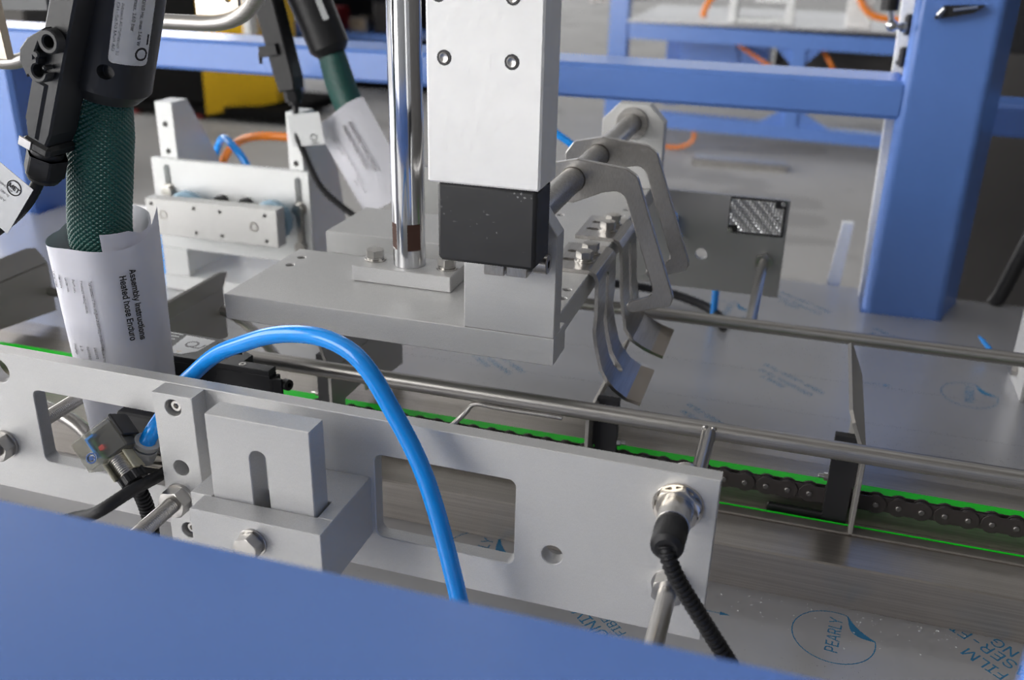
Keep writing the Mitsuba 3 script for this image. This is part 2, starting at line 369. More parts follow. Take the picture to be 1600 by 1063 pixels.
tb = thing('machine_table', 'flat stainless table sheet under the conveyor, still covered in printed protective film', 'table')
sheet = unary_union([sbox(-2.2, 0.05, 0.60, 1.30)]).difference(Polygon([(0.0885, 1.2085), (0.183, 1.2105), (0.2150, 1.33), (0.0885, 1.33)])).difference(sbox(0.055, 0.04, 0.20, 0.222)).difference(sbox(-1.29, 1.2, -1.15, 1.31))
add(tb, 'sheet', xy(sheet, -0.003, 0.0, 0.0003), 'film_sheet', False)
def oval_mark(cx, cy, rx, ry, word, a0=70, a1=7):
    t = np.linspace(D(a0), D(360 + a1), 70)
    e = np.stack([cx + rx * np.cos(t), cy + ry * np.sin(t)], 1)
    p1, p2 = e[0], e[-1]; w = np.linspace(0, 1, 14)[:, None]; n = np.array([cx, cy]) - (p1 + p2) / 2
    inner = p1 + (p2 - p1) * w + n * (.34 * np.sin(np.pi * w ** 1.25)); outer = p1 + (p2 - p1) * w + n * (.10 * np.sin(np.pi * w))
    lens = Polygon(np.vstack([inner, outer[::-1]])).buffer(.0004)
    ms = [xy(LineString(e).buffer(rx * .014), 0, .00006, .00001), xy(lens, 0, .00006, .00001)]
    if word: ms.append(text(word, rx * .32, [cx + rx * .10, cy - ry * .64, 0], [.10, 1, 0], [-1, .1, 0], .00006, width=ry * 1.40))
    return cat(*ms)
D = math.radians
add(tb, 'film_print', oval_mark(.0606, .5672, .0272, .0267, 'PEARLY'), 'film_ink', False, 'blue oval print reading PEARLY on the film at the front right')
for cx, cy in ((.1930, 1.0005), (-.0700, 1.160), (-.155, .935), (-.1990, .5765), (-.32, .96)):
    add(tb, 'film_print', oval_mark(cx, cy, .0272, .030, 'PEARLY'), 'film_ink', False)
def arrow(x, y):
    return cat(xy(sbox(x - .03, y - .0003, x - .004, y + .0003), 0, .00006, .00001), xy(Polygon([(x - .007, y - .002), (x, y), (x - .007, y + .002)]), 0, .00006, .00001))
for ax, ay in ((-.0085, .5670), (.116, .9955), (-.128, .5720)):
    add(tb, 'film_print', arrow(ax, ay), 'film_ink', False)
FU, FV = np.array([-.76, .65, 0]), np.array([-.65, -.76, 0])
def film_line(words, x, y, h, skip=''):
    """a line of print whose letter after "skip" is centred at x, y"""
    w = meshkit.text_mesh(skip, h).bounds[1][0] + .1 * h if skip else 0.0
    add(tb, 'film_print', text(words, h, np.array([x, y, 0]) - FU * (.4 * h + w) - FV * .5 * h, FU, FV, .00006), 'film_ink', False)
film_line('FILM', .1648, .5637, .0092); film_line('FIBER-LASER-FILM', .1716, .5771, .0096, 'FIBER-LA'); film_line('NG', .1750, .5890, .0090)
film_line('UNIVERSAL', -.0891, .5186, .0094); film_line('FIBER-LASER-FILM', -.0775, .5246, .0070)
for x, y in ((.047, .955), (.165, 1.105), (.052, 1.195), (-.02, .83), (-.26, .90)):
    film_line('FIBER-LASER-FILM', x, y, .0062); film_line('UNIVERSAL FILM', x - .012, y - .009, .0062); film_line('PEARLY', x - .040, y + .002, .0062)
add(tb, 'film_seam', cat(xy(sbox(-1.0, 0.989, 0.6, 0.9893), 0, 0.00005, 0.00001), xy(sbox(-1.0, 1.105, 0.6, 1.1053), 0, 0.00005, 0.00001), xy(sbox(-1.0, 0.9000, 0.6, 0.9003), 0, 0.00005, 0.00001)), 'grey_ink', False)
# swarf crumbs lie on the film in front of the conveyor
crumbs = []
for k in range(70):
    x, y = RNG.uniform(-0.02, 0.15), 0.597 - abs(RNG.normal(0, 0.016)); s = RNG.uniform(0.0002, 0.0007)
    m = trimesh.creation.icosphere(0, s); m.apply_scale([RNG.uniform(.7, 2.2), 1, .6]); m.apply_transform(trimesh.transformations.rotation_matrix(RNG.uniform(0, 3), [0, 0, 1])); m.apply_translation([x, y, s * .5]); crumbs.append(m)
k = solo('metal_swarf', cat(*crumbs), 'sticker', 'pale crumbs of swarf scattered on the film in front of the conveyor', 'swarf', smooth=False); labels[k]['kind'] = 'stuff'

# ------------------------------------------------------------------ conveyor
cv = thing('conveyor_bed', 'long brushed steel conveyor bed with a slot for the chain', 'conveyor')
X0, X1 = -1.15, 0.50
add(cv, 'front_box', cat(bx(X0, X1, 0.600, 0.6405, 0.0, 0.0350, 0.0012), bx(X0, X1, 0.6410, 0.6518, 0.0, 0.0360, 0.0008)), 'bed_steel', 30)
add(cv, 'trough', bx(X0, X1, 0.6546, 0.6726, 0.004, 0.026, 0.0004), 'bed_steel', False)
add(cv, 'rear_box', cat(bx(X0, X1, 0.6892, 0.7250, 0.0, 0.0440, 0.0008), bx(X0, X1, 0.7255, 0.7640, 0.0, 0.0385, 0.0012), bx(X0, X1, 0.6728, 0.6890, 0.0, 0.0428, 0.0005)), 'bed_steel', 30)
add(cv, 'guide_strip', bx(X0, X1, 0.6522, 0.6533, 0.004, 0.0364, 0.0003), 'green_plastic', False, 'thin green plastic edge along the front of the chain slot')
add(cv, 'guide_strip', bx(X0, X1, 0.6728, 0.6890, 0.0430, 0.0520, 0.0016), 'green_plastic', 40, 'bright green plastic rail behind the chain')

ch = thing('roller_chain', 'black roller chain running in the conveyor slot beside the green rail', 'chain')
PIT, CX, CZ = 0.01585, 0.1620, 0.0507
def link_plate(x, r=0.0075, w=0.0062):
    L = np.linspace(0, 1, 9)
    up = [(x + PIT * t, w + (r - w) * (2 * abs(t - .5)) ** 3 * 0) for t in L]
    a = disc(x, 0, r, 7).union(disc(x + PIT, 0, r, 7)).union(sbox(x, -w, x + PIT, w))
    return affinity.translate(a, 0, CZ)
lp = {}
n0, n1 = -34, 12
for kx in range(n0, n1):
    x = CX + kx * PIT; outer = kx % 2 == 0
    base = mikit.ply(cat(xz(link_plate(0.0), *((0.6636, 0.6647) if outer else (0.6653, 0.6663)), 0.0002), xz(link_plate(0.0), *((0.6692, 0.6702) if outer else (0.6680, 0.6689)), 0.0002)), 'material_chain_steel', 32) if outer not in lp else lp[outer]
    lp[outer] = base
    key = numbered(ch + '__link'); scene[key] = {**base, 'to_world': T4().translate([x, 0, 0])}
    if 'pin' not in lp: lp['pin'] = mikit.ply(cat(lathe([(0, .0016), (.0004, .0022), (.0086, .0022), (.0090, .0016)], [0, 0.6621, CZ], [0, 1, 0], 14), cyl([0, .6664, CZ], [0, .6679, CZ], .005, 16)), 'material_pin_steel', 32)
    key = numbered(ch + '__pin'); scene[key] = {**lp['pin'], 'to_world': T4().translate([x, 0, 0])}

# pusher paddles standing on the chain
def pusher(x, lean, h, label, bracket_side=-1):
    """lean: sideways shift of the flange above its bend; h: its height"""
    k = thing('pusher', label, 'pusher paddle', 'pusher paddles on the chain')
    poly = Polygon([(.640, .0364), (.650, .0364), (.6512, .0395), (.6625, .0395), (.6630, .066), (.7045, .066), (.7060, .054), (.785, .046), (.785, .100), (.640, .100)])
    lower = yz(poly, x - .0015, x + .0015, .0004)
    L = math.hypot(lean, h)
    fl = Polygon([(.640, 0), (.785, 0), (.783, L * .85), (.772, L), (.648, L), (.641, L * .8)])
    up = place(extrude(fl, .003, .0004), [x - .0015, 0, .0995], [0, 1, 0], [lean, 0, h])
    add(k, 'paddle', cat(lower, up), 'pusher_steel', 30)
    s = bracket_side
    xa, xb = (x - .0205, x - .0030) if s < 0 else (x + .0030, x + .0205)
    br = add(k, 'bracket', cat(bx(xa - .040, xb - .002, .6572, .6625, .0300, .0392, .0010) if s < 0 else bx(xa, xb, .657, .662, .028, .033), bx(xa, xb, .6560, .6622, .0300, .1070, .0004), bx(min(xa, x + s * .0015), max(xb, x + s * .0015), .6560, .6622, .066, .099, .0003)), 'black_oxide', False, 'dark steel bracket')
    for zz in (.070, .093) if s > 0 else (.070,):
        add(br, 'bolt', cat(hexhead([x + s * .0205, .659, zz], [s, 0, 0], .0055, .003), cyl([x + s * .0233, .659, zz], [x + s * .0275, .659, zz], .0016, 12)), 'bright_steel')
    return k
pusher(0.0667, -.0135, .032, 'steel pusher paddle standing on the chain at the right of the spring clips')
pusher(-0.1325, .0045, .006, 'dark steel pusher paddle directly under the front spring clip', 1)
pusher(-0.3490, -.0100, .030, 'dark steel pusher paddle behind the arch of the blue hose', -1)
pusher(-0.5420, .0095, .022, 'dark steel pusher paddle between the paper roll and the lifting frame', 1)
pusher(-0.7535, -.0120, .018, 'brownish steel pusher paddle at the left edge beside the paper roll', -1)

# guide rails
gr = thing('guide_rail', 'front round stainless guide rail along the conveyor, held by threaded rods in the side plate', 'guide rail', 'guide rails along the conveyor')
RY, RZ = 0.609, 0.1195
add(gr, 'rail', cyl([-.4150, RY, RZ], [0.5, RY, RZ], .0064, 32), 'brushed')
weld = [trimesh.creation.icosphere(2, 1.0) for _ in range(6)]
for i, m in enumerate(weld):
    a = i / 6 * 2 * np.pi; m.apply_scale([.0022, .0016, .0022]); m.apply_translation([-.0395 + .0056 * math.cos(a), RY - .0058 + .001 * abs(math.cos(a)), RZ + .0050 * math.sin(a)])
add(gr, 'weld', cat(*weld), 'stainless')
st = add(gr, 'standoff', cyl([-.0395, .33, .1195], [-.0395, RY - .003, .1195], .0050, 28), 'stainless')
add(st, 'nut', hexhead([-.0395, .4284, .1195], [0, -1, 0], .0160, .008, .4, .0049), 'bright_steel')
add(st, 'washer', ring([-.0395, .4294, .1195], [0, -1, 0], .005, .0098, .0012), 'bright_steel')
st = add(gr, 'standoff', threaded([-.4715, .345, .1245], [-.4715, RY - .003, .1245], .0050), 'stainless')
add(st, 'nut', hexhead([-.4715, .4275, .1245], [0, -1, 0], .0160, .008, .1, .0049), 'bright_steel')
add(st, 'washer', ring([-.4715, .4294, .1245], [0, -1, 0], .005, .0098, .0019), 'bright_steel')
hook = smooth_path([(-.232, .585, .088), (-.226, .600, .0955), (-.2165, .604, .1065), (-.2125, .604, .1120), (-.2085, .604, .1135), (-.200, .604, .1133), (-.16, .604, .1133), (-.1435, .604, .1133)], 70)
add(gr, 'wire_bracket', tube(hook, .0019, 14), 'stainless')

rr = thing('guide_rail', 'rear round stainless guide rail crossing behind the spring clips', 'guide rail', 'guide rails along the conveyor')
QY, QZ = .835, .1117
add(rr, 'rail', cyl([-.36, QY, QZ], [.5, QY, QZ], .0059, 32), 'brushed')
add(rr, 'standoff', cyl([-.0290, QY + .003, QZ], [-.0290, .992, .1225], .0050, 24), 'stainless')
add(rr, 'nut', hexhead([-.0288, .9915, .1222], [0, -1, 0], .0165, .007, .3, .0049), 'bright_steel')
bend = smooth_path([(-1.05, .78, .0660), (-.90, .78, .0680), (-.754, .78, .0697), (-.64, .78, .0725), (-.560, .78, .0770), (-.5430, .78, .0768), (-.5284, .78, .0730), (-.5045, .78, .0570), (-.488, .78, .0395), (-.475, .78, .0220)], 70)
solo('bent_tube', tube(bend, .0052, 18), 'stainless', 'thin stainless tube bending down towards the conveyor left of the lifting frame', 'tube')
bend = smooth_path([(-.680, .58, .060), (-.600, .58, .0585), (-.562, .58, .050), (-.545, .58, .036), (-.538, .58, .018), (-.537, .58, .001)], 50)
solo('bent_tube', tube(bend, .0060, 18), 'stainless', 'thin stainless tube bending downwards, seen through the left window of the side plate', 'tube')

# ------------------------------------------------------------------ front side plate and its blocks
PY0, PY1 = .4294, .4394
TILT = .0080
def tilt(m):
    m = m.copy(); m.apply_transform(trimesh.transformations.rotation_matrix(TILT, [0, 1, 0], [-.0197, PY0, .1375])); return m
plate = sbox(-.75, .0868, -.0197, .1875)
holes = [rrect(-.2095, -.1263, .1105, .1650, .0045), rrect(-.4415, -.3440, .1135, .1648, .0045), disc(-.1043, .1222, .0059), disc(-.4655, .1740, .0080), disc(-.0392, .1690, .0088), disc(-.0395, .1195, .0056), disc(-.4715, .1209, .0056)]
for h in holes: plate = plate.difference(h)
sp = thing('side_plate', 'long silver anodised plate with two rectangular windows in front of the conveyor', 'plate')
add(sp, 'plate', tilt(xz(plate, PY0, PY1, .0005)), 'anodised', 30)

def cap_in_counterbore(parent, x, y, z):
    s = add(parent, 'cap_screw', caphead([x, y, z], [0, -1, 0], .0037, .0038, .0019), 'bright_steel')
BX, BF = -.3288, .4165
tall = sbox(-.3421, .0800, -.3155, .1895)
sb = thing('spacer_block', 'tall narrow silver block screwed to the side plate left of the slotted block', 'block')
thru = [disc(BX, .1412, .0052), disc(BX - .003, .1205, .0051)]
cb = [disc(BX, .1812, .0053), disc(BX, .0975, .0053)]
front = tall
for h in thru + cb: front = front.difference(h)
back = tall
for h in thru: back = back.difference(h)
add(sb, 'body', cat(xz(front, BF, BF + .0074, .0004), xz(back, BF + .0066, PY0 - .0001, .00005)), 'anodised', 30)
cap_in_counterbore(sb, BX, BF + .0066, .1812); cap_in_counterbore(sb, BX, BF + .0066, .0975)
tr = thing('threaded_rod', 'stainless threaded rod with a hexagon nut screwed into the tall narrow block', 'threaded rod')
add(tr, 'rod', threaded([BX - .003, .325, .1205], [BX - .003, PY0 + .008, .1205], .0050), 'stainless')
add(tr, 'nut', hexhead([BX - .003, .4142, .1205], [0, -1, 0], .0162, .0078, .15, .0049), 'bright_steel')
add(tr, 'washer', ring([BX - .003, BF, .1205], [0, -1, 0], .005, .0096, .0022), 'bright_steel')

cbk = thing('clamp_block', 'silver two-part clamp block bolted to the side plate under the slotted block', 'clamp block')
SEAM = .3832
add(cbk, 'front_jaw', bx(-.2895, -.2117, .3685, SEAM - .0002, .0800, .1515, .0005), 'anodised', False)
rj = sbox(-.2985, SEAM, -.2122, PY0 - .0001).difference(sbox(-.2855, SEAM - .001, -.2212, .3992))
add(cbk, 'rear_jaw', xy(rj, .1130, .1512, .0004), 'anodised', False)
hb = add(cbk, 'hex_bolt', hexhead([-.2520, .3665, .1385], [0, -1, 0], .0128, .0065, .35), 'bright_steel')
add(hb, 'washer', cat(ring([-.2520, .3685, .1385], [0, -1, 0], .002, .0082, .0012), ring([-.2520, .3673, .1385], [0, -1, 0], .002, .0066, .0010)), 'bright_steel')
slotp = sbox(-.2838, .1140, -.2226, .2020).difference(slot(-.2540, .150, -.2540, .1800, .0049).union(sbox(-.2589, .1100, -.2491, .16)))
solo('slotted_block', xz(slotp, SEAM, .3985, .0005), 'anodised', 'square silver block with a vertical slot standing in the clamp block', 'block', smooth=30)

# proximity sensor in the plate
se = thing('proximity_sensor', 'round nickel proximity sensor with black plug in the right end of the side plate', 'sensor')
sx, sz = -.0392, .1690
add(se, 'barrel', lathe([(0, .0080), (.0003, .0086), (.050, .0086), (.0505, .0080)], [sx, .4095, sz], [0, 1, 0], 40), 'bright_steel')
lw = Point(sx, sz).buffer(.0132, quad_segs=16).difference(Point(sx, sz).buffer(.0088, quad_segs=12))
for k in range(12):
    a = k * np.pi / 6; lw = lw.difference(LineString([(sx + .0112 * math.cos(a - .1), sz + .0112 * math.sin(a - .1)), (sx + .0112 * math.cos(a + .1), sz + .0112 * math.sin(a + .1))]).buffer(.0005))
add(se, 'lock_washer', xz(lw, PY0 - .0016, PY0 - .0001, .0003), 'nickel')
add(se, 'nut', hexhead([sx, PY0 - .0017, sz], [0, -1, 0], .0218, .0042, .3, .0087), 'nickel')
pd0 = np.array([0, -1, -.04]); p00 = np.array([sx, .4100, sz])
head = lathe([(0, .0078), (.0008, .0081), (.0165, .0083), (.0180, .0079), (.0198, .0056)], p00, pd0, 36)
ribs = [ring(p00 + pd0 * (.002 + .0013 * k), pd0, .0075, .0084, .0007, 36) for k in range(6)]
add(se, 'plug', cat(head, *ribs), 'black_plastic')
cp = smooth_path([p00 + pd0 * .018, (sx + .0010, .3905, sz - .0035), (sx + .0050, .3890, sz - .0120), (sx + .0128, .389, sz - .0245), (sx + .0252, .389, sz - .0425), (sx + .0365, .389, sz - .0590), (sx + .050, .389, sz - .080)], 120)
add(se, 'corrugated_cable', corrugated(cp, .0044, .0029, .0010), 'rubber', 40)

# ------------------------------------------------------------------ blue air hose, fitting, valve plug and cables at the plate's left window
hp = smooth_path([(-.3635, .4285, .1400), (-.3590, .4290, .1495), (-.3560, .4340, .1565), (-.3554, .4420, .1615), (-.3548, .4472, .1680), (-.3450, .4545, .1800), (-.3330, .4560, .1915), (-.3180, .4530, .2030), (-.3000, .4470, .2130), (-.2760, .439, .2250), (-.2490, .430, .2335), (-.2300, .424, .2355), (-.2110, .419, .2300), (-.1930, .415, .2090), (-.1745, .411, .1790), (-.1600, .404, .1465), (-.1470, .397, .1065), (-.137, .393, .060), (-.135, .393, .030)], 150)
solo('air_hose', tube(hp, .0049, 28), 'blue_hose', 'bright blue air hose arching over the side plate in the foreground', 'hose')
fd = np.array([.43, .02, .90])
sv = thing('solenoid_valve', 'black solenoid valve body behind the clear plug inside the left window', 'valve')
add(sv, 'coil', bx(-.3980, -.3500, .4480, .4740, .1000, .1515, .0015), 'black_plastic', False)
add(sv, 'base', bx(-.3950, -.3530, .4500, .4720, .0800, .0998, .0010), 'stainless', False)
pf = thing('push_fitting', 'grey push-in fitting at the lower end of the arching blue hose', 'fitting')
fo = np.array([-.3648, .4285, .1375])
add(pf, 'collar', ring(fo + fd * .0075, fd, .0050, .0078, .0035), 'grey_plastic')
add(pf, 'body', lathe([(0, .0070), (.001, .0080), (.0085, .0080), (.010, .0076)], fo - fd * .004, fd, 32), 'grey_plastic')
add(pf, 'brass_thread', cyl(fo - fd * .004, fo - fd * .004 + np.array([.014, .016, -.010]), .0048, 20), 'nickel', 32, 'brass thread')
va = thing('valve_plug', 'clear plastic valve plug with a black nut in the left window of the side plate', 'valve connector')
U = RIGHT * .80 - DOWN * .60; V = RIGHT * .60 + DOWN * .80 - _f * .10; U /= np.linalg.norm(U); V -= U * (U @ V); V /= np.linalg.norm(V); W = np.cross(U, V)
if W[1] > 0: W = -W
VC = np.array([-.3720, .408, .1515]) - W * .008 - RIGHT * .0048 - DOWN * .0022
def vbox(u0, u1, v0, v1, w0, w1, b=.0006):
    m = bx(u0, u1, v0, v1, w0, w1, b); M = np.eye(4); M[:3, 0], M[:3, 1], M[:3, 2], M[:3, 3] = U, V, W, VC
    m.apply_transform(M); return m
add(va, 'housing', vbox(-.0150, .0135, -.0105, .0105, -.013, .008, .0010), 'clear_plastic', False, 'clear yellowish housing')
add(va, 'terminal_block', vbox(-.0020, .0125, -.0092, .0092, -.012, .003), 'black_plastic', False)
add(va, 'gasket', vbox(.0137, .0156, -.0112, .0040, -.0135, .0085), 'black_plastic', False)
add(va, 'circuit_board', vbox(-.0045, -.0028, -.0080, .0080, -.010, .0055), 'board_green', False)
add(va, 'blue_housing', cat(vbox(-.0062, -.0048, -.0078, .0062, .002, .0072, .0002), vbox(-.0062, -.0002, -.0078, -.0064, .002, .0072, .0002)), 'blue_hose', False, 'blue plastic insert')
add(va, 'red_lamp', vbox(-.0024, .0010, .0006, .0036, .0032, .0066, .0003), 'led_red', False, 'small red indicator')
screw = VC + U * -.0085 + V * .0040 + W * .0082
add(va, 'screw', cat(ring(screw - W * .002, W, .0024, .0034, .0022), lathe([(0, .0022), (.0012, .0021), (.0018, .0014)], screw - W * .0015, W, 20)), 'chrome')
gc = VC + V * .0104 + U * .0010 - W * .0020
add(va, 'gland', cat(threaded(gc, gc + V * .0125, .0072, .0013, 32)), 'bright_steel', 40, 'ribbed clear gland sleeve')
add(va, 'gland_skirt', cat(*[vbox(-.0066 + .0145 * i, -.0052 + .0145 * i, .0104, .0235, -.008, .006, .0004) for i in (0, 1)]), 'clear_edge', False)
nut = [cyl(gc + V * .0125, gc + V * .0185, .0074, 24)]
for k in range(8):
    a = k * np.pi / 4; q = gc + V * .0125 + (U * math.cos(a) + W * math.sin(a)) * .0072; nut.append(cyl(q, q + V * .006, .0017, 10))
add(va, 'gland_nut', cat(*nut), 'black_plastic')
g2 = gc + V * .018
cp = smooth_path([g2, g2 + V * .004 + [0, .0, -.003], g2 + [.003, .002, -.016], g2 + [.003, .004, -.030], g2 + [.002, .004, -.05], g2 + [.0, .004, -.09]], 80)
add(va, 'corrugated_cable', corrugated(cp, .0048, .0030, .0013), 'rubber', 40)
cp = smooth_path([(-.325, .452, .140), (-.338, .446, .135), (-.3500, .430, .1275), (-.3500, .405, .1315), (-.3495, .386, .1345), (-.3580, .3775, .1290), (-.3750, .380, .1200), (-.3950, .375, .1130), (-.430, .37, .100), (-.48, .365, .088)], 70)
solo('black_cable', tube(cp, .0037, 20), 'rubber', 'smooth black cable crossing below the clear valve plug', 'cable')

# ------------------------------------------------------------------ glue head behind the plate
gg = thing('glue_head', 'black glue application head with a white logo label behind the side plate', 'glue head')
GZ = .150
body = Polygon([(-.4640, .5352), (-.3390, .5352), (-.3390, .5448), (-.3640, .5448), (-.3640, .556), (-.3965, .5735), (-.4640, .5735)])
pocket = Polygon([(-.3655, .5460), (-.3935, .5480), (-.3990, .5660), (-.3760, .5610)])
add(gg, 'body', cat(xy(body, .085, GZ - .004, .0004), xy(body.difference(pocket), GZ - .004, GZ, .0005)), 'grey_black', False)
add(gg, 'groove', cat(*[xy(LineString([(-.4505 - .0006 * i, .5715 - .0048 * i), (-.4325 - .0006 * i, .5708 - .0048 * i)]).buffer(.0005), GZ, GZ + .0002, .00005) for i in range(6)]), 'sticker', False)
add(gg, 'label_sticker', xy(Polygon([(-.4290, .5705), (-.4030, .5690), (-.4045, .5480), (-.4130, .5395), (-.4330, .5395), (-.4330, .5460), (-.4265, .5480)]), GZ, GZ + .0002, .00005), 'sticker', False, 'white sticker with a looped logo and small arrows')
logo = Point(-.4155, .5575).buffer(.0052).difference(Point(-.4155, .5575).buffer(.0036)).union(LineString([(-.4175, .5526), (-.4070, .5524), (-.4055, .5560), (-.4055, .5590)]).buffer(.0007))
add(gg, 'logo', xy(logo, GZ + .0002, GZ + .0003, .00003), 'grey_ink', False)
add(gg, 'arrow_mark', cat(*[xy(Polygon([(-.4320 + i * .0062, .5442), (-.4272 + i * .0062, .5440), (-.4296 + i * .0062, .5405)]), GZ + .0002, GZ + .0003, .00003) for i in range(3)]), 'heat_straw', False)
add(gg, 'screw', cat(ring([-.3625, .5400, GZ - .001], [0, 0, 1], .0012, .0026, .0013), ), 'bright_steel')
add(gg, 'end_bracket', cat(bx(-.3388, -.3362, .5345, .5455, .085, .1440, .0003), bx(-.3362, -.3295, .5345, .5372, .085, .1450, .0003)), 'black_oxide', False)
add(gg, 'cap_screw', caphead([-.3300, .5400, .1395], [1, -.35, .1], .0040, .0050, .0018), 'black_plastic')

# ------------------------------------------------------------------ paper roll, braided hose, plug at the left
def paper_tube(cx, cy, ztop, zbot, rt, rb, start, turns, name, label, lean=(0, 0), corner=.012):
    k = thing(name, label, 'paper')
    nt, nz = 120, 24
    th = start - np.linspace(0, 2 * np.pi * turns, nt)
    v = []
    for j in range(nz):
        t = j / (nz - 1)
        for i, a in enumerate(th):
            u = i / (nt - 1)
            zt = ztop + corner * max(0, 1 - u * 8) ** 1.5 + .0012 * math.sin(3 * a) + .014 * max(0.0, math.sin(a)) + .010 * max(0.0, min(1.0, (u - .84) * 12))
            z = zt + (zbot - zt) * t
            r = (rt + (rb - rt) * t) * (1.0 - .13 * u) * (1 + .016 * math.cos(7 * a + 1) * (1 - t)) + (.003 * max(0, 1 - u * 9) * (1 - t))
            v.append([cx + r * math.cos(a) + lean[0] * t, cy + r * math.sin(a) + lean[1] * t, z])
    m = trimesh.Trimesh(np.array(v), grid_faces(nz, nt, False), process=False)
    add(k, 'sheet', m, 'paper', True)
    return k
PCX, PCY, PT, PB, RT, RB = -.4345, .502, .2480, .1120, .0352, .0312
START = math.radians(25)
pk = paper_tube(PCX, PCY, PT, PB, RT, RB, START, 1.21, 'paper_roll', 'rolled assembly instruction sheet wrapped round the green hose in front', (.0045, 0))
def wrap(s, h, ang, z, cx, cy, bold=False, width=None, r=None):
    """text reading downwards on the roll: its baseline runs down at the angle ang"""
    m = meshkit.text_mesh(s, h, .0001, bold); m = m.subdivide_to_size(.004) if len(m.faces) < 4000 else m
    if width: m.apply_scale([width / max(m.bounds[1][0], 1e-6), 1, 1])
    p = m.vertices.copy(); zz = z - p[:, 0]
    t = (PT - zz) / (PT - PB); R = (RT + (RB - RT) * t) * 1.018 * (1 - .13 * np.clip((START - ang) / (2 * math.pi * 1.21), 0, 1)) + p[:, 2] + .0004
    a = ang + p[:, 1] / .036
    m.vertices = np.stack([cx + R * np.cos(a) + .0045 * t, cy + R * np.sin(a), zz], 1); return m
D = math.radians
add(pk, 'lettering', cat(wrap('Assembly instructions', .0042, D(-27), 0.2335, PCX, PCY, True, .0490), wrap('Heated hose Enduro', .0042, D(-38), 0.2305, PCX, PCY, True, .0450)), 'ink', True, 'bold heading reading Assembly instructions Heated hose Enduro')
add(pk, 'lettering', cat(wrap('Translation of the original assembly instructions', .0020, D(-69), 0.2290, PCX, PCY, False, .0490), wrap('Product designation', .0018, D(-78), 0.2290, PCX, PCY, False, .022), wrap('Heated hose Enduro', .0018, D(-70), 0.1830, PCX, PCY, False, .022),
                         wrap('Part no.', .0018, D(-87), 0.2295, PCX, PCY, False, .009), wrap('181603', .0018, D(-78), 0.1830, PCX, PCY, False, .0085), wrap('Order no.', .0018, D(-96), 0.2300, PCX, PCY, False, .010), wrap('00000000201', .0018, D(-87), 0.1830, PCX, PCY, False, .014),
                         wrap('Version', .0018, D(-106), 0.2310, PCX, PCY, False, .009), wrap('1.2', .0018, D(-96), 0.1830, PCX, PCY, False, .004), wrap('Language', .0018, D(-116), 0.2320, PCX, PCY, False, .011), wrap('English', .0018, D(-106), 0.1830, PCX, PCY, False, .008)), 'ink', True)

hh = thing('heated_hose', 'green braided heated hose with black connector and white rating label at the left', 'heated hose')
def braid(path, r, n_around, pitch, amp, sides, rows, neck=1.0):
    s0 = np.r_[0, np.cumsum(np.linalg.norm(np.diff(path, axis=0), axis=1))]; s = np.linspace(0, s0[-1], rows)
    p = np.stack([np.interp(s, s0, path[:, k]) for k in range(3)], 1)
    def rf(q, a):
        u = a / (2 * np.pi) * n_around + q / pitch; w = a / (2 * np.pi) * n_around - q / pitch
        fu, fw = u % 1.0, w % 1.0
        par = (np.floor(u) + np.floor(w)) % 2
        edge = np.where(par > 0, fu, fw); along = np.where(par > 0, fw, fu)
        return r * (neck + (1 - neck) * np.clip(q / .030, 0, 1) ** .7) + amp * (.25 * np.sin(np.pi * edge) ** .6 + .75 * np.sin(np.pi * fu) * np.sin(np.pi * fw))
    return tube(p, r, sides, rf)
hpth = smooth_path([(-.4105, .500, .345), (-.4150, .500, .335), (-.4205, .500, .315), (-.4265, .500, .285), (-.4310, .500, .262), (-.4325, .500, .243)], 60)
def taper(path, r): return r
add(hh, 'braided_sleeve', braid(hpth, .0186, 30, .0034, .0013, 306, 330, .74), 'teal_braid', True, 'dark green braided sleeve')
add(hh, 'end_collar', cyl([-.4325, .500, .195], [-.4325, .500, .2436], .0188, 32), 'black_plastic')
ax = np.array([.0175, 0, .0550]); ax /= np.linalg.norm(ax); c0 = np.array([-.4115, .5, .3400])
con = lathe([(0, .0185), (.0075, .0245), (.0080, .0249), (.10, .0258), (.16, .0258)], c0, ax, 12 * 4)
hole = lathe([(0, .0001), (.0001, .0042), (.004, .0042)], c0 + ax * .018 + np.array([.0005, -.0222, 0]), [.05, -1, -.1], 20)
add(hh, 'connector', cut(con, cyl(c0 + ax * .0185 + np.array([.0135, -.032, 0]), c0 + ax * .0185 + np.array([.0125, -.017, 0]), .0044, 24)), 'grey_black', 30, 'black ribbed connector body')
add(hh, 'seam', cat(*[tube(np.linspace(c0 + ax * .008 + np.array([-.0145, -.0204, 0]), c0 + ax * .09 + np.array([-.0150, -.0211, 0]), 8), .0004, 6)]), 'black_plastic')
add(hh, 'side_boss', cat(hull([(-.4245, y, z) for y in (.480, .500) for z in (.374, .396)] + [(-.405, y, z) for y in (.480, .510) for z in (.362, .408)] + [(-.426, .480, .385)])), 'grey_black', 20)
